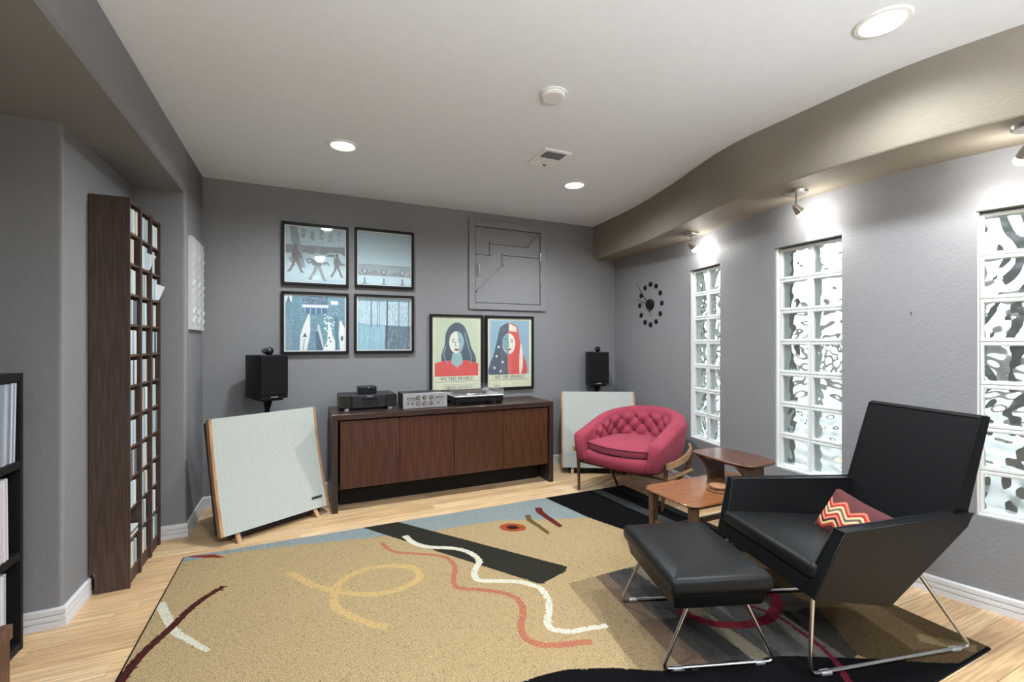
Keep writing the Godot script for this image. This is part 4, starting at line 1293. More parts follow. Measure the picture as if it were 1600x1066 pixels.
# ------------------------------------------------------------------ disc towers
func build_towers() -> void:
	var names := ["tall dark wooden disc tower nearest the room, its wide side panel showing", "tall dark wooden disc tower in the middle of the three in the alcove", "tall dark wooden disc tower farthest in, against the alcove end wall"]
	var which := ["nearest disc tower", "middle disc tower", "farthest disc tower"]
	var ord := ["top", "second", "third", "fourth", "fifth", "sixth", "seventh", "eighth", "ninth", "tenth", "eleventh", "bottom"]
	var z0 := -2.910
	var hh := 1.985; var dep := 0.160; var wid := 0.1865; var th := 0.014
	var cols := [lin(0.72, 0.76, 0.77), lin(0.48, 0.64, 0.70), lin(0.62, 0.66, 0.66), lin(0.80, 0.82, 0.82), lin(0.34, 0.48, 0.54), lin(0.66, 0.52, 0.47), lin(0.14, 0.17, 0.20), lin(0.55, 0.70, 0.66), lin(0.62, 0.72, 0.78), lin(0.70, 0.68, 0.58)]
	var mats := []
	for c in cols: mats.append(mat(c, 0.25))
	var s0 := mb()
	bx(s0, Vector3(0, 0.0625, 0), Vector3(0.141, 0.125, 0.0128), 0.0008)
	s0.generate_normals()
	var disc := s0.commit()
	var pitch := 0.1575
	for k in 3:
		var zc := z0 - k * (wid + 0.001) - wid / 2
		var t := thing("disc_tower", names[k], "disc tower", Vector3(-0.955 + 0.004 + dep / 2, 0, zc), 0.0, "three disc towers")
		# a notch at the foot of the wall side clears the baseboard
		for s in [-1, 1]:
			var st := mb()
			var a := []; var b := []
			for p in [[-dep / 2, 0.10], [-dep / 2, hh], [dep / 2, hh], [dep / 2, 0.0], [-dep / 2 + 0.022, 0.0], [-dep / 2 + 0.022, 0.10]]:
				a.append(Vector3(p[0], p[1], s * (wid / 2 - th))); b.append(Vector3(p[0], p[1], s * wid / 2))
			for i in 6: quad_out(st, a[i], a[(i + 1) % 6], b[(i + 1) % 6], b[i], Vector3(0.01, hh / 2 if i != 5 and i != 4 else 0.2, s * (wid / 2 - th / 2)))
			for q in [a, b]:
				var n: Vector3 = Vector3(0, 0, 1 if q == b else -1) * s
				for i in [[5, 0, 1], [5, 1, 2], [5, 2, 3], [5, 3, 4]]: tri_out(st, q[i[0]], q[i[1]], q[i[2]], q[i[0]] - n)
			put("side_panel", st, M.tower, t)
		box("back_panel", Vector3(-dep / 2 + 0.003, hh / 2 + 0.05, 0), Vector3(0.006, hh - 0.10, wid - 2 * th), M.tower, t, 0.0)
		box("top_panel", Vector3(0.0, hh - th / 2 - 0.004, 0), Vector3(dep - 0.006, th, wid - 2 * th), M.tower, t, 0.001)
		box("plinth", Vector3(dep / 2 - 0.016, 0.038, 0), Vector3(0.012, 0.070, wid - 2 * th), M.tower, t, 0.001)
		for r in 12:
			var y := 0.078 + r * pitch
			box("shelf", Vector3(0.003, y, 0), Vector3(dep - 0.012, 0.012, wid - 2 * th), M.shelf_wood, t, 0.001)
			# discs stand from the near end
			var row := 11 - r
			var n := rng.randi_range(6, 9)
			if k == 0 and row == 10: continue
			var lean := rng.randf_range(0.0, 0.05) if rng.randf() < 0.5 else 0.0
			var z := wid / 2 - th - 0.007
			var tone := rng.randi() % 10
			for i in n:
				var o := MeshInstance3D.new()
				o.mesh = disc
				o.material_override = mats[tone if rng.randf() < 0.35 else rng.randi() % 10]
				o.name = numbered("disc_case")
				add_child(o)
				o.transform = Transform3D(Basis(Vector3.RIGHT, lean if i > n / 2 else 0.0), Vector3(t.position.x + 0.003 + rng.randf_range(-0.004, 0.004), y + 0.0065 + lean * 0.0066, zc + z))
				z -= 0.0136 + (0.013 if lean > 0 and i == n / 2 else 0.0)
				tag(o, "thin disc case standing on the %s shelf of the %s" % [ord[row], which[k]], "disc case", "disc cases on the %s shelf of the %s" % [ord[row], which[k]])
				if z < -wid / 2 + th + (0.034 if lean > 0.0 else 0.022): break
	# one stack lies flat in the nearest tower, two loose white cards stick out
	for i in 3:
		var o := MeshInstance3D.new()
		o.mesh = disc
		o.material_override = mats[[3, 6, 0][i]]
		o.name = numbered("disc_case")
		add_child(o)
		o.transform = Transform3D(Basis(Vector3.RIGHT, PI / 2), Vector3(-0.868, 0.078 + pitch + 0.0128 + i * 0.0131, z0 - wid / 2 - 0.062))
		tag(o, "disc case lying flat in the short stack low in the nearest disc tower", "disc case", "disc cases lying flat in the nearest tower")
	for q in [[1, 9, "white paper card sticking out near the top of the middle disc tower"], [2, 9, "white paper card hanging out of the farthest disc tower"]]:
		var st := mb()
		bx(st, Vector3(0.0, 0.05, 0), Vector3(0.05, 0.09, 0.0012), 0.0002, Transform3D(Basis(Vector3.FORWARD, 0.35), Vector3.ZERO))
		var card := put("paper_card", st, M.paper, null, Vector3(-0.812, 0.078 + q[1] * pitch + (0.155 if q[0] == 1 else 0.0) + 0.012, z0 - q[0] * (wid + 0.001) - wid + 0.06))
		tag(card, q[2], "card")

# ------------------------------------------------------------------ black record shelf and wooden crate at the left edge
func build_record_shelf() -> void:
	var t := thing("record_shelf", "black open shelf of records at the left edge beside the alcove", "shelf", Vector3(-1.033, 0, -2.53))
	# front at local x 0, runs to +z, far end at local z 0
	var dep := 0.36; var len := 0.80; var th := 0.018
	box("end_panel", Vector3(-dep / 2, 0.5625, th / 2), Vector3(dep, 1.125, th), M.black_wood, t, 0.002)
	box("end_panel", Vector3(-dep / 2, 0.5625, len - th / 2), Vector3(dep, 1.125, th), M.black_wood, t, 0.002)
	box("divider", Vector3(-dep / 2 - 0.01, 0.5625, len / 2), Vector3(dep - 0.03, 1.06, 0.02), M.black_wood, t, 0.001)
	for y in [0.018, 0.385, 0.755, 1.108]: box("shelf", Vector3(-dep / 2, y, len / 2), Vector3(dep - 0.002, 0.032, len - 2 * th), M.black_wood, t, 0.002)
	box("back_panel", Vector3(-dep + 0.004, 0.5625, len / 2), Vector3(0.008, 1.06, len - 2 * th), M.black_wood, t, 0.0)
	var where := ["bottom", "middle", "top"]
	var cols := [lin(0.66, 0.68, 0.72), lin(0.50, 0.58, 0.66), lin(0.74, 0.74, 0.74), lin(0.36, 0.40, 0.46), lin(0.60, 0.52, 0.56), lin(0.22, 0.26, 0.32)]
	var mats := []
	for c in cols: mats.append(mat(c, 0.4))
	var st := mb()
	bx(st, Vector3(0, 0.1575, 0), Vector3(0.313, 0.315, 0.0055), 0.0006)
	st.generate_normals()
	var lp := st.commit()
	for r in 3:
		var y: float = [0.0345, 0.4015, 0.7715][r]
		var z: float = [0.100, 0.080, 0.024][r]
		var n := 24
		for i in n:
			var o := MeshInstance3D.new()
			o.mesh = lp
			o.material_override = mats[rng.randi() % 6]
			o.name = numbered("record")
			add_child(o)
			o.transform = Transform3D(Basis(Vector3.RIGHT, [0.0, 0.02, -0.04][r]), Vector3(-1.033 - 0.164 + rng.randf_range(-0.005, 0.004), y + 0.0002, -2.53 + z + (0.014 if r == 2 else 0.0)))
			z += 0.0064
			if z > 0.375: break
			tag(o, "record sleeve standing upright on the %s level of the black shelf" % where[r], "record", "records on the %s level of the black shelf" % where[r])
	# wooden crate in front
	t = thing("wooden_crate", "reddish brown open wooden crate cut off by the lower left corner", "crate", Vector3(-0.885, 0, -1.57))
	for s in [-1, 1]:
		box("side_panel", Vector3(s * 0.127, 0.205, 0), Vector3(0.016, 0.41, 0.40), M.crate if M.has("crate") else M.walnut_leg, t, 0.002)
		box("end_panel", Vector3(0, 0.205, s * 0.192), Vector3(0.238, 0.41, 0.016), M.walnut_leg, t, 0.002)
	st = mb()
	for s in [-1, 1]:
		bx(st, Vector3(s * 0.128, 0.429, 0), Vector3(0.024, 0.042, 0.406), 0.002)
		bx(st, Vector3(0, 0.429, s * 0.194), Vector3(0.232, 0.042, 0.018), 0.002)
	put("rim", st, M.walnut_leg, t)
	box("bottom_panel", Vector3(0, 0.012, 0), Vector3(0.238, 0.014, 0.368), M.walnut_leg, t, 0.0)

# ------------------------------------------------------------------ magenta tub chair
func tub_path(u: float, hw: float, front: float, back: float) -> Vector2:   # u 0..1 round a U from one arm front to the other, Vector2(x, z)
	var straight := front / (front + 1.35 * back)
	# straight arms, then a half ellipse
	if u < straight * 0.5: return Vector2(-hw, lerpf(front, 0.0, u / (straight * 0.5)))
	if u > 1.0 - straight * 0.5: return Vector2(hw, lerpf(front, 0.0, (1.0 - u) / (straight * 0.5)))
	var a := PI * (u - straight * 0.5) / (1.0 - straight)
	return Vector2(-hw * cos(a), -back * sin(a))

func tub_top(u: float) -> float:
	return 0.500 + 0.180 * pow(sin(PI * clampf(u, 0, 1)), 1.1)

func build_red_chair() -> void:
	var t := thing("tub_chair", "magenta tweed tub chair with a button tufted back and wooden side frames", "armchair", Vector3(2.545, 0, -3.02), -1.197)
	var nu := 120; var nv := 40
	var hw := 0.395; var fr := 0.335; var bk := 0.385
	var g := func(i: int, j: int) -> Vector3:
		var u := float(i) / nu
		var top := tub_top(u)
		var o := tub_path(u, hw, fr, bk)
		var n := tub_path(u, hw - 0.115, fr, bk - 0.12)
		var low := 0.275
		var v := float(j) / nv
		var p: Vector3
		if v < 0.36:       # outer face, from the bottom up
			var q := v / 0.36
			var inset := 0.055 * pow(1.0 - q, 2.0)
			var oo := o.lerp(n, inset / 0.115)
			p = Vector3(oo.x, lerpf(low, top - 0.035, q), oo.y)
		elif v < 0.54:     # rounded roll on top
			var q := (v - 0.36) / 0.18
			var a := PI * q
			var w := 0.5 - 0.5 * cos(a)
			var xz := o.lerp(n, w)
			p = Vector3(xz.x, top - 0.035 + 0.04 * sin(a), xz.y)
		else:              # inner face, with tufts, down behind the seat
			var q := (v - 0.54) / 0.46
			var lean := n.lerp(tub_path(u, hw - 0.135, fr, bk - 0.19), q)
			p = Vector3(lean.x, lerpf(top - 0.035, 0.275, q), lean.y)
			var ss := u * 13.0
			var tt := (top - p.y) / 0.062 - 0.35
			var a1 := (ss + tt * 0.5) ; var b1 := (ss - tt * 0.5)
			var pil := sqrt(absf(sin(PI * a1)) * absf(sin(PI * b1)))
			var dip := exp(-(pow(sin(PI * a1), 2) + pow(sin(PI * b1), 2)) * 9.0)
			var fade := smoothstep(0.0, 0.12, q) * smoothstep(0.06, 0.14, minf(u, 1.0 - u))
			var inward := (tub_path(u, hw - 0.3, fr, bk - 0.3) - n)
			if inward.length() < 1e-3: inward = Vector2(0, 1)
			inward = inward.normalized()
			var d := (0.036 * pil - 0.030 * dip) * fade
			p += Vector3(inward.x, 0.05, inward.y) * d
		return p
	var st := mb()
	st.set_smooth_group(1)
	for i in nu:
		for j in nv: quad(st, g.call(i, j), g.call(i, j + 1), g.call(i + 1, j + 1), g.call(i + 1, j))
		quad(st, g.call(i, nv), g.call(i, 0), g.call(i + 1, 0), g.call(i + 1, nv))
	# padded arm fronts
	for e in [0, nu]:
		var c := Vector3.ZERO
		for j in nv + 1: c += g.call(e, j)
		c = c / (nv + 1) + Vector3(0, 0, 0.028)
		var mid := []
		for j in nv + 1: mid.append((g.call(e, j) as Vector3).lerp(c, 0.25) + Vector3(0, 0, 0.016))
		for j in nv + 1:
			var l := (j + 1) % (nv + 1)
			quad_out(st, g.call(e, j), g.call(e, l), mid[l], mid[j], c - Vector3(0, 0, 0.12))
			tri_out(st, mid[j], mid[l], c, c - Vector3(0, 0, 0.2))
	st.set_smooth_group(FLAT)
	put("shell", st, M.magenta, t)
	# seams along the outer edge of the roll
	st = mb()
	for w in [0.36]:
		var p := []
		for i in range(2, nu - 1, 2): p.append((g.call(i, int(w * nv)) as Vector3) * Vector3(1.004, 1, 1.004))
		tube(st, p, 0.0035, 6)
	put("piping", st, M.magenta, t)
	# buttons at the crossings
	for k in range(2, 25):
		for r in 3:
			var tt := float(r) * 1.0 + 1.0
			var ss := k * 0.5
			if (k + int(tt)) % 2: continue
			var u := ss / 13.0
			var top := tub_top(u)
			var y := top - (tt + 0.35) * 0.062
			if y < 0.44 or minf(u, 1 - u) < 0.12: continue
			var q := (top - 0.035 - y) / (top - 0.035 - 0.275)
			var n := tub_path(u, hw - 0.115, fr, bk - 0.12).lerp(tub_path(u, hw - 0.135, fr, bk - 0.19), q)
			var s2 := mb()
			lathe(s2, [Vector2(0, -0.007), Vector2(0.008, -0.004), Vector2(0.010, 0.0), Vector2(0.008, 0.004), Vector2(0.0, 0.007)], 10, Transform3D.IDENTITY, true)
			put("button", s2, M.magenta_dark, t, Vector3(n.x * 1.02, y, n.y * 1.03))
	# curved base under the seat and the seat cushion
	var plan := []
	for k in 21:
		var x := lerpf(-0.325, 0.325, k / 20.0)
		plan.append(Vector2(x, 0.315 + 0.085 * (1.0 - pow(x / 0.325, 2))))
	for k in 15:
		var a := PI * k / 14.0
		plan.append(Vector2(0.325 * cos(a), -0.05 - 0.25 * sin(a)))
	st = mb()
	rings(st, plan, [Vector2(0.07, 0.245), Vector2(0.03, 0.255), Vector2(0.006, 0.285), Vector2(0, 0.325), Vector2(0.008, 0.355), Vector2(0.03, 0.37)])
	put("seat_base", st, M.magenta, t)
	st = mb()
	var cp := []
	for p in plan: cp.append(Vector2(p.x * 0.86, p.y * (0.97 if p.y > 0 else 0.85) - 0.002))
	rings(st, cp, [Vector2(0.035, 0.366), Vector2(0.008, 0.372), Vector2(0.0, 0.385), Vector2(0.0, 0.415), Vector2(0.006, 0.428), Vector2(0.03, 0.438)], Transform3D.IDENTITY, 0.0, 0.022)
	var cu := put("seat_cushion", st, M.magenta, t)
	st = mb()
	for y in [0.379, 0.423]:
		var edge := []
		for p in cp: edge.append(Vector3(p.x * 1.002, y, p.y * 1.004))
		edge.append(edge[0])
		tube(st, edge, 0.0042, 6, false)
	put("piping", st, M.magenta_dark, cu)
	# wooden side frames
	for s in [-1, 1]:
		st = mb()
		tube(st, [Vector3(s * 0.395, 0.345, 0.28), Vector3(s * 0.385, 0.20, 0.285), Vector3(s * 0.37, 0.012 if s > 0 else 0.0, 0.30)], [0.017, 0.015, 0.010], 10)
		put("front_leg", st, M.walnut_leg, t)
		st = mb()
		tube(st, [Vector3(s * 0.405, 0.375, -0.12), Vector3(s * 0.375, 0.235, -0.13), Vector3(s * 0.30, 0.12, -0.09), Vector3(s * 0.20, 0.0, -0.035)], [0.018, 0.016, 0.013, 0.010], 10)
		put("rear_leg", st, M.walnut_leg, t)
		st = mb()
		var rail := [Vector3(s * 0.415, 0.345, 0.31), Vector3(s * 0.435, 0.352, 0.18), Vector3(s * 0.432, 0.365, 0.02), Vector3(s * 0.40, 0.385, -0.14), Vector3(s * 0.345, 0.40, -0.245)]
		var rp := []
		var cv := Curve3D.new()
		for k in rail.size():
			var dd: Vector3 = (rail[mini(k + 1, rail.size() - 1)] - rail[maxi(k - 1, 0)]) / 6.0
			cv.add_point(rail[k], -dd, dd)
		for k in 25: rp.append(cv.sample_baked(cv.get_baked_length() * k / 24.0))
		for k in rp.size() - 1:
			var d0: Vector3 = (rp[k + 1] - rp[k]).normalized()
			var out := d0.cross(Vector3.UP).normalized()
			var a := []; var b := []
			for q in [[-1, -1], [1, -1], [1, 1], [-1, 1]]:
				a.append(rp[k] + out * q[0] * 0.010 + Vector3.UP * q[1] * 0.022)
				b.append(rp[k + 1] + out * q[0] * 0.010 + Vector3.UP * q[1] * 0.022)
			warp(st, a, b)
		put("arm_rail", st, M.oak_pale, t)
		st = mb()
		tube(st, [Vector3(s * 0.388, 0.235, 0.285), Vector3(s * 0.392, 0.225, -0.17)], 0.014, 8)
		put("side_stretcher", st, M.oak_pale, t)
	st = mb()
	tube(st, [Vector3(-0.37, 0.235, 0.27), Vector3(0.0, 0.232, 0.27), Vector3(0.37, 0.235, 0.27)], 0.009, 8)
	put("front_stretcher", st, M.walnut_leg, t)
	st = mb()
	warp(st, [Vector3(-0.06, 0.235, -0.02), Vector3(-0.02, 0.235, -0.02), Vector3(-0.02, 0.235, 0.05), Vector3(-0.06, 0.235, 0.05)], [Vector3(-0.05, 0.20, 0.0), Vector3(-0.03, 0.20, 0.0), Vector3(-0.03, 0.20, 0.03), Vector3(-0.05, 0.20, 0.03)])
	put("seat_bracket", st, M.walnut_leg, t)

# ------------------------------------------------------------------ stepped side table
func build_side_table() -> void:
	var t := thing("step_table", "two tier walnut step table between the two chairs", "side table", Vector3(2.16, 0, -1.925))
	var st := mb()
	rings(st, round_poly([Vector2(-0.335, -0.20), Vector2(0.42, -0.21), Vector2(0.42, 0.20), Vector2(-0.335, 0.195)], 0.075), [Vector2(0.035, 0.372), Vector2(0.003, 0.388), Vector2(0.0, 0.393), Vector2(0.004, 0.398)], Transform3D.IDENTITY, 0, 0, false)
	put("lower_top", st, M.walnut, t)
	st = mb()
	rings(st, round_poly([Vector2(0.060, -0.215), Vector2(0.33, -0.205), Vector2(0.36, 0.0), Vector2(0.33, 0.205), Vector2(0.075, 0.215), Vector2(0.045, 0.0)], 0.06), [Vector2(0.03, 0.540), Vector2(0.003, 0.556), Vector2(0.0, 0.561), Vector2(0.004, 0.566)], Transform3D.IDENTITY, 0, 0, false)
	put("upper_top", st, M.walnut_dark, t)
	# two curved uprights that carry the upper tier
	for s in [-1, 1]:
		st = mb()
		var prev := []
		for k in 9:
			var v := k / 8.0
			var y := lerpf(0.397, 0.543, v)
			var x0 := 0.10 + 0.045 * sin(PI * 0.5 * (1.0 - v)) - 0.045 * pow(v, 4)
			var ring := [Vector3(x0, y, s * 0.135 - 0.012), Vector3(0.27, y, s * 0.135 - 0.012), Vector3(0.27, y, s * 0.135 + 0.012), Vector3(x0, y, s * 0.135 + 0.012)]
			if prev: warp(st, prev, ring)
			prev = ring
		put("upright", st, M.walnut_leg, t)
	for x in [-0.285, 0.34]:
		for s in [-1, 1]:
			st = mb()
			warp(st, [Vector3(x - 0.02, 0.376, s * 0.150 - 0.02), Vector3(x + 0.02, 0.376, s * 0.150 - 0.02), Vector3(x + 0.02, 0.376, s * 0.150 + 0.02), Vector3(x - 0.02, 0.376, s * 0.150 + 0.02)], [Vector3(x - 0.013, 0.012, s * 0.155 - 0.013), Vector3(x + 0.013, 0.012, s * 0.155 - 0.013), Vector3(x + 0.013, 0.012, s * 0.155 + 0.013), Vector3(x - 0.013, 0.012, s * 0.155 + 0.013)])
			put("leg", st, M.walnut_leg, t)
	for x in [-0.285, 0.34]: box("stretcher", Vector3(x, 0.20, 0), Vector3(0.02, 0.028, 0.27), M.walnut_leg, t, 0.002)
	box("stretcher", Vector3(0.0275, 0.225, 0.0), Vector3(0.61, 0.028, 0.02), M.walnut_leg, t, 0.002)
	# coasters
	var cm := with_tex(mat(lin(0.42, 0.21, 0.10), 0.5), M.grain, Vector3(3, 6, 10))
	var cn := ["round pale wooden coaster at the bottom of the stack on the step table", "round pale wooden coaster in the middle of the stack on the step table", "round pale wooden coaster on top of the stack on the step table"]
	for k in 3:
		st = mb()
		lathe(st, [Vector2(0.0, 0.0), Vector2(0.046, 0.0), Vector2(0.049, 0.003), Vector2(0.049, 0.009), Vector2(0.046, 0.012), Vector2(0.0, 0.011)], 28)
		tag(put("coaster", st, cm, null, Vector3(2.163 + [0.0, 0.006, -0.004][k], 0.399 + k * 0.0122, -1.868 + [0.0, -0.004, 0.003][k])), cn[k], "coaster", "stack of round coasters")

# ------------------------------------------------------------------ black lounge chair with ottoman and pillow
func build_lounge_chair() -> void:
	var th := deg_to_rad(17.0)
	var sd := Vector3(sin(th), 0, -cos(th))
	var t := thing("lounge_chair", "black leather lounge chair with a high back and steel sled legs", "armchair", Vector3(1.705, 0.012, -1.065) + sd * 0.28, PI / 2 - th)
	var P := func(s: float, y: float, f: float) -> Vector3: return Vector3(s, y - 0.012, -f)
	var st: SurfaceTool
	# arms: slabs that flare out towards the front
	for s in [-1.0, 1.0]:
		st = mb()
		var o := [P.call(s * 0.347, 0.566, -0.085), P.call(s * 0.262, 0.572, -0.735), P.call(s * 0.258, 0.520, -0.715), P.call(s * 0.255, 0.228, -0.37), P.call(s * 0.300, 0.308, 0.0)]
		var i := [P.call(s * 0.302, 0.566, -0.080), P.call(s * 0.215, 0.572, -0.735), P.call(s * 0.212, 0.520, -0.715), P.call(s * 0.215, 0.228, -0.37), P.call(s * 0.240, 0.308, 0.0)]
		var rear := func(q: Array, v: float) -> Vector3:
			if v < 0.86: return (q[3] as Vector3).lerp(q[2], v / 0.86)
			return (q[2] as Vector3).lerp(q[1], (v - 0.86) / 0.14)
		var face := func(q: Array, u: float, v: float) -> Vector3: return (q[4] as Vector3).lerp(q[0], v).lerp(rear.call(q, v), u)
		var cen: Vector3 = (o[0] + o[3] + i[0] + i[3]) / 4.0
		for k in 10:
			for l in 14:
				for side in 2:
					st.set_smooth_group(1 + side)
					var q: Array = o if side == 0 else i
					var f4 := [face.call(q, k / 10.0, l / 14.0), face.call(q, (k + 1) / 10.0, l / 14.0), face.call(q, (k + 1) / 10.0, (l + 1) / 14.0), face.call(q, k / 10.0, (l + 1) / 14.0)]
					quad_out(st, f4[0], f4[1], f4[2], f4[3], (f4[0] + f4[2]) / 2.0 + Vector3(-s if side == 0 else s, 0, 0))
		st.set_smooth_group(FLAT)
		for k in 5:
			var l := (k + 1) % 5
			if k == 1 or k == 2:
				continue
			quad_out(st, o[k], o[l], i[l], i[k], cen)
		for l in 14: quad_out(st, rear.call(o, l / 14.0), rear.call(o, (l + 1) / 14.0), rear.call(i, (l + 1) / 14.0), rear.call(i, l / 14.0), cen)
		var arm := put("arm", st, M.leather, t)
		st = mb()
		tube(st, [o[4], o[0], o[1]], 0.004, 6)
		tube(st, [i[4], i[0], i[1]], 0.004, 6)
		tube(st, [o[0], i[0]], 0.004, 6)
		put("seam", st, M.leather, arm)
	# seat box
	st = mb()
	var a := []; var b := []
	for q in [[0.308, 0.0, 0.285], [0.392, -0.030, 0.302], [0.360, -0.50, 0.235], [0.345, -0.505, 0.235], [0.228, -0.37, 0.235]]:
		a.append(P.call(q[2] - 0.012, q[0], q[1])); b.append(P.call(-q[2] + 0.012, q[0], q[1]))
	for k in 5: quad_out(st, a[k], a[(k + 1) % 5], b[(k + 1) % 5], b[k], P.call(0, 0.30, -0.33))
	put("seat_box", st, M.leather, t)
	# back
	st = mb()
	a = []; b = []
	for q in [[0.44, -0.625], [0.945, -0.792], [0.956, -0.806], [0.948, -0.842], [0.520, -0.722], [0.46, -0.65]]:
		a.append(P.call(0.2425, q[0], q[1])); b.append(P.call(-0.2425, q[0], q[1]))
	warp(st, a, b)
	var back := put("backrest", st, M.leather, t)
	st = mb()
	tube(st, [a[0], a[1]], 0.004, 6); tube(st, [b[0], b[1]], 0.004, 6); tube(st, [a[1], b[1]], 0.004, 6)
	put("seam", st, M.leather, back)
	# cushion
	st = mb()
	var tilt := Transform3D(Basis(Vector3.RIGHT, deg_to_rad(2.5)), Vector3(0, 0.380, 0.0))
	rings(st, round_poly([Vector2(-0.285, 0.012), Vector2(0.285, 0.012), Vector2(0.228, 0.505), Vector2(-0.228, 0.505)], 0.03), [Vector2(0.03, -0.028), Vector2(0.004, -0.024), Vector2(0.0, -0.012), Vector2(0.0, 0.018), Vector2(0.006, 0.030), Vector2(0.03, 0.036)], tilt, 0.0, 0.008)
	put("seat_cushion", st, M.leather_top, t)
	# sled legs
	for s in [-1.0, 1.0]:
		st = mb()
		tube(st, rounded([P.call(s * 0.262, 0.315, -0.03), P.call(s * 0.280, 0.020, 0.0), P.call(s * 0.225, 0.020, -0.767), P.call(s * 0.235, 0.36, -0.50)], 0.035), 0.0075, 12)
		var leg := put("sled_leg", st, M.steel, t)
		for f in [-0.07, -0.69]:
			st = mb()
			var xx := lerpf(0.280, 0.225, -f / 0.767)
			rings(st, round_rect(0.022, 0.05, 0.010, 3), [Vector2(0, 0.0), Vector2(0, 0.010), Vector2(0.004, 0.014)], Transform3D(Basis(), P.call(s * xx, 0.0125, f)))
			put("glide", st, M.silver, leg)
	# ottoman
	var ot := deg_to_rad(19.0)
	var o2 := thing("ottoman", "black leather ottoman on steel sled legs in front of the lounge chair", "ottoman", Vector3(1.519, 0.012, -1.460), PI / 2 - ot)
	st = mb()
	rings(st, round_rect(0.527, 0.40, 0.014, 4), [Vector2(0.02, 0.292), Vector2(0.003, 0.297), Vector2(-0.004, 0.312), Vector2(-0.003, 0.338), Vector2(0.004, 0.352), Vector2(0.022, 0.360)], Transform3D.IDENTITY, 0.0, 0.008)
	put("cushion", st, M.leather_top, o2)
	st = mb()
	rings(st, round_rect(0.50, 0.38, 0.015, 3), [Vector2(0.022, 0.232), Vector2(0.016, 0.236), Vector2(0.0, 0.286), Vector2(0.006, 0.293)], Transform3D.IDENTITY, 0, 0, false)
	put("base", st, M.leather, o2)
	for s in [-1.0, 1.0]:
		st = mb()
		tube(st, rounded([Vector3(s * 0.215, 0.238, -0.115), Vector3(s * 0.230, 0.0080, -0.224), Vector3(s * 0.230, 0.0080, 0.224), Vector3(s * 0.215, 0.238, 0.115)], 0.028), 0.0070, 12)
		var leg := put("sled_leg", st, M.steel, o2)
		for z in [-0.165, 0.165]:
			st = mb()
			rings(st, round_rect(0.020, 0.045, 0.009, 3), [Vector2(0, 0.0), Vector2(0, 0.010), Vector2(0.004, 0.014)], Transform3D(Basis(), Vector3(s * 0.230, 0.0005, z)))
			put("glide", st, M.silver, leg)
	# pillow
	var im := canvas(256, 256, Color(0.33, 0.15, 0.16))
	var zig := [Color(0.80, 0.42, 0.33), Color(0.62, 0.16, 0.11), Color(0.86, 0.72, 0.52), Color(0.40, 0.33, 0.28), Color(0.83, 0.76, 0.60), Color(0.66, 0.14, 0.10), Color(0.88, 0.50, 0.40), Color(0.24, 0.10, 0.08), Color(0.85, 0.75, 0.55), Color(0.72, 0.22, 0.13)]
	for k in 10:
		for w in 5:
			var x := w * 84.0 - 40
			var y := 96.0 + k * 15
			stroke(im, [Vector2(x, y), Vector2(x + 42, y - 46), Vector2(x + 84, y)], 12, 12, zig[k])
	var pm := pic(im, 0.9)
	var ps := mb()
	ps.set_smooth_group(1)
	var N := 20
	var pp := func(i: int, j: int, side: float) -> Vector3:
		var x := float(i) / N * 2 - 1; var y := float(j) / N * 2 - 1
		var pinch := 1.0 - 0.06 * (1 - absf(x * y))
		return Vector3(x * 0.135 * pinch, y * 0.105 * pinch, side * 0.055 * pow(maxf(0.0, (1 - x * x) * (1 - y * y)), 0.45))
	for i in N:
		for j in N:
			for side in [1.0, -1.0]:
				var c := [[i, j], [i + 1, j], [i + 1, j + 1], [i, j + 1]]
				for k in ([0, 2, 1, 0, 3, 2] if side > 0 else [0, 1, 2, 0, 2, 3]):
					ps.set_uv(Vector2(float(c[k][0]) / N, 1.0 - float(c[k][1]) / N))
					ps.add_vertex(pp.call(c[k][0], c[k][1], side))
	var pil := put("throw_pillow", ps, pm)
	tag(pil, "small zigzag pillow in red, cream and brown on the black lounge chair", "pillow")
	pil.transform = t.transform * Transform3D(Basis.from_euler(Vector3(deg_to_rad(-28), deg_to_rad(195), deg_to_rad(-14))), P.call(-0.06, 0.470, -0.40))

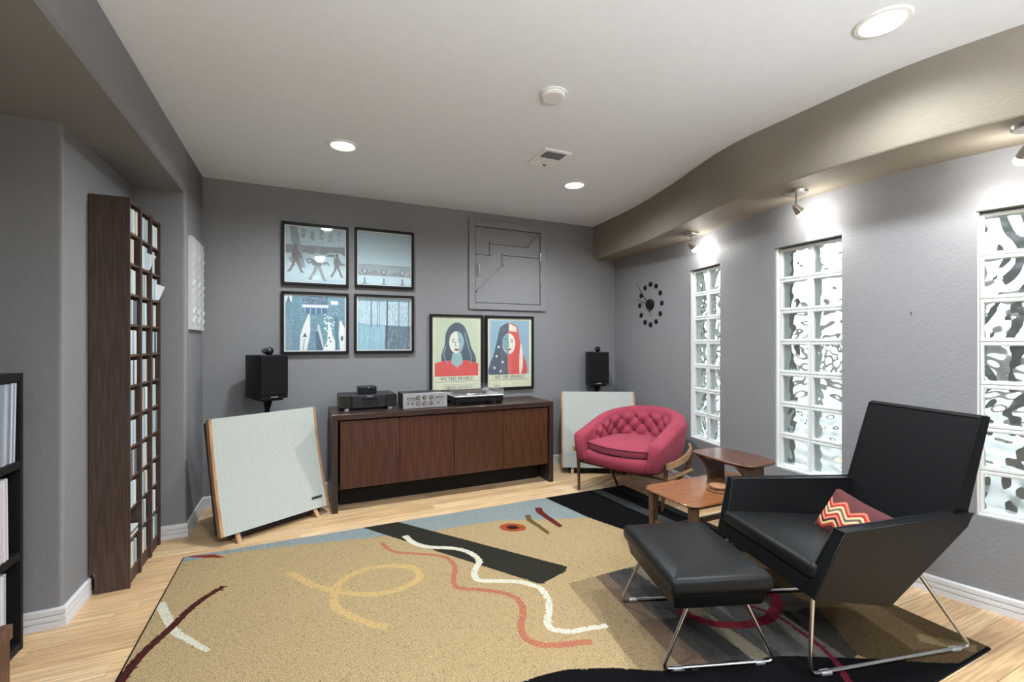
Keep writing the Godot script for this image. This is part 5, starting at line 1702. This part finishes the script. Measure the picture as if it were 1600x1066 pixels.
# ------------------------------------------------------------------ things on walls and ceiling
func build_wall_things() -> void:
	# access panel
	var t := thing("access_panel", "grey painted wall hatch with angular moulding above the posters", "access panel", Vector3(1.852, 1.9925, BACK))
	var st := mb()
	var w := 0.828; var h := 0.857; var f := 0.062
	for s in [-1, 1]:
		bx(st, Vector3(s * (w - f) / 2, 0, 0.011), Vector3(f, h, 0.022), 0.003)
		bx(st, Vector3(0, s * (h - f) / 2, 0.011), Vector3(w - 2 * f, f, 0.022), 0.003)
	put("frame", st, M.wall, t)
	box("backing", Vector3(0, 0, 0.001), Vector3(w - 2 * f, h - 2 * f, 0.002), M.black, t, 0.0)
	box("door", Vector3(0, 0, 0.007), Vector3(w - 2 * f - 0.011, h - 2 * f - 0.011, 0.008), M.wall, t, 0.002)
	var bead := func(p: Array) -> void:
		var s2 := mb()
		for k in p.size() - 1:
			var a: Vector2 = p[k]; var b: Vector2 = p[k + 1]
			var d := (b - a).normalized()
			var o := d.orthogonal() * 0.011
			var e := d * 0.009
			var z0 := 0.009; var z1 := 0.026
			warp(s2, [Vector3(a.x - e.x + o.x, a.y - e.y + o.y, z0), Vector3(a.x - e.x - o.x, a.y - e.y - o.y, z0), Vector3(b.x + e.x - o.x, b.y + e.y - o.y, z0), Vector3(b.x + e.x + o.x, b.y + e.y + o.y, z0)], [Vector3(a.x - e.x + o.x * 0.6, a.y - e.y + o.y * 0.6, z1), Vector3(a.x - e.x - o.x * 0.6, a.y - e.y - o.y * 0.6, z1), Vector3(b.x + e.x - o.x * 0.6, b.y + e.y - o.y * 0.6, z1), Vector3(b.x + e.x + o.x * 0.6, b.y + e.y + o.y * 0.6, z1)])
		put("moulding", s2, M.wall, t)
	bead.call([Vector2(-0.335, 0.105), Vector2(-0.20, 0.105), Vector2(-0.20, 0.215), Vector2(0.205, 0.215), Vector2(0.335, 0.345)])
	bead.call([Vector2(-0.335, -0.25), Vector2(-0.068, 0.005), Vector2(-0.068, 0.115), Vector2(0.335, 0.115)])
	st = mb()
	tube(st, rounded([Vector3(-0.318, 0.005, 0.014), Vector3(-0.318, 0.005, 0.036), Vector3(-0.318, -0.105, 0.036), Vector3(-0.318, -0.105, 0.014)], 0.008), 0.005, 10)
	put("handle", st, M.steel, t)
	for y in [0.115, -0.09]:
		st = mb()
		tube(st, [Vector3(0.350, y - 0.045, 0.024), Vector3(0.350, y + 0.045, 0.024)], 0.006, 10)
		put("hinge", st, M.steel, t)
	# white wavy relief on the left wall
	t = thing("relief_panel", "white wall relief with carved waves beside the alcove corner", "wall art", Vector3(LEFT, 1.645, -3.81))
	st = mb()
	var nz := 50; var ny := 170
	var rp := func(i: int, j: int) -> Vector3:
		var z := (float(i) / nz - 0.5) * 0.40; var y := (float(j) / ny - 0.5) * 0.62
		var wv := y + 0.019 * sin(z * TAU / 0.165 + 0.8)
		var rise := pow(0.5 + 0.5 * cos(wv * TAU / 0.062), 5.0) * (0.35 + 0.65 * clampf(0.6 + cos(y * TAU / 0.205), 0.0, 1.0))
		return Vector3(0.020 + 0.008 * rise, y, z)
	st.set_smooth_group(1)
	for i in nz:
		for j in ny: quad(st, rp.call(i + 1, j), rp.call(i, j), rp.call(i, j + 1), rp.call(i + 1, j + 1))
	st.set_smooth_group(FLAT)
	for j in ny:
		for i in [0, nz]:
			var p0: Vector3 = rp.call(i, j); var p1: Vector3 = rp.call(i, j + 1)
			quad_out(st, p0, p1, Vector3(0.0, p1.y, p1.z), Vector3(0.0, p0.y, p0.z), Vector3(0.01, p0.y, 0))
	for i in nz:
		for j in [0, ny]:
			var p0: Vector3 = rp.call(i, j); var p1: Vector3 = rp.call(i + 1, j)
			quad_out(st, p0, p1, Vector3(0.0, p1.y, p1.z), Vector3(0.0, p0.y, p0.z), Vector3(0.01, 0, p0.z))
	put("carved_face", st, mat(lin(0.60, 0.60, 0.60), 0.5), t)
	# clock with twelve loose discs
	var cp := wall_pt(3.485, 1.622)
	var e := wall_pt(3.435) - wall_pt(3.535)
	var tan := e.normalized()
	var nrm := Vector3(tan.z, 0, -tan.x)
	if nrm.x > 0: nrm = -nrm
	t = thing("wall_clock", "black wall clock of loose dots and thin hands in the corner", "clock", cp)
	t.transform = Transform3D(Basis(Vector3.UP.cross(nrm), Vector3.UP, nrm), cp)
	var zf := Transform3D(Basis(Vector3.RIGHT, Vector3.BACK, Vector3.DOWN), Vector3.ZERO)
	st = mb()
	lathe(st, [Vector2(0.052, 0.0), Vector2(0.052, 0.022), Vector2(0.046, 0.028), Vector2(0.0, 0.030)], 28, zf)
	put("movement", st, M.black, t)
	for k in 12:
		st = mb()
		lathe(st, [Vector2(0.024, 0.0), Vector2(0.024, 0.008), Vector2(0.020, 0.011), Vector2(0.0, 0.012)], 20, zf)
		put("dot", st, M.black, t, Vector3(0.168 * sin(TAU * k / 12), 0.198 * cos(TAU * k / 12), 0))
	for hd in [[Vector2(-0.175, 0.215), "minute_hand"], [Vector2(-0.165, 0.06), "hour_hand"], [Vector2(0.03, -0.115), "second_hand"]]:
		st = mb()
		tube(st, [Vector3(0, 0, 0.034), Vector3(hd[0].x, hd[0].y, 0.034)], [0.004, 0.0022], 6)
		put(hd[1], st, M.black, t)
	# air vent
	t = thing("air_vent", "white rectangular ceiling air vent with a dark louvred half", "air vent", Vector3(1.515, CEIL, -2.685))
	st = mb()
	for s in [-1, 1]:
		bx(st, Vector3(s * 0.087, -0.004, 0), Vector3(0.026, 0.010, 0.27), 0.002)
		bx(st, Vector3(0, -0.004, s * 0.122), Vector3(0.148, 0.010, 0.026), 0.002)
	put("frame", st, M.white, t)
	box("damper", Vector3(0, -0.002, -0.052), Vector3(0.148, 0.008, 0.114), M.white, t, 0.001)
	box("duct", Vector3(0, 0.002, 0.058), Vector3(0.148, 0.004, 0.104), M.dark_grey, t, 0.0)
	for k in 7:
		st = mb()
		bx(st, Vector3.ZERO, Vector3(0.146, 0.0016, 0.016), 0.0003, Transform3D(Basis(Vector3.RIGHT, 0.7), Vector3(0, -0.006, 0.014 + k * 0.0145)))
		put("louvre", st, mat(lin(0.4, 0.4, 0.4), 0.5), t)
	box("lever", Vector3(0.02, -0.011, -0.098), Vector3(0.024, 0.006, 0.006), M.dark_grey, t, 0.001)
	# smoke detector
	t = thing("smoke_detector", "plain round white detector on the ceiling in front of the air vent", "smoke detector", Vector3(1.146, CEIL, -1.984))
	st = mb()
	lathe(st, [Vector2(0.0, -0.022), Vector2(0.052, -0.021), Vector2(0.062, -0.014), Vector2(0.064, 0.0)], 36)
	put("cover", st, M.white, t)
	st = mb()
	lathe(st, [Vector2(0.066, -0.006), Vector2(0.070, -0.004), Vector2(0.071, 0.0)], 36)
	put("base_ring", st, M.white, t)
	# nail left in the wall
	var np := wall_pt(1.262, 1.40)
	st = mb()
	tube(st, [Vector3(0.004, 0.008, 0), Vector3(-0.010, 0.0, 0), Vector3(-0.012, -0.012, 0)], 0.0018, 6)
	tag(put("wall_hook", st, M.black, null, np), "tiny dark hook left in the bare wall between the windows", "hook")
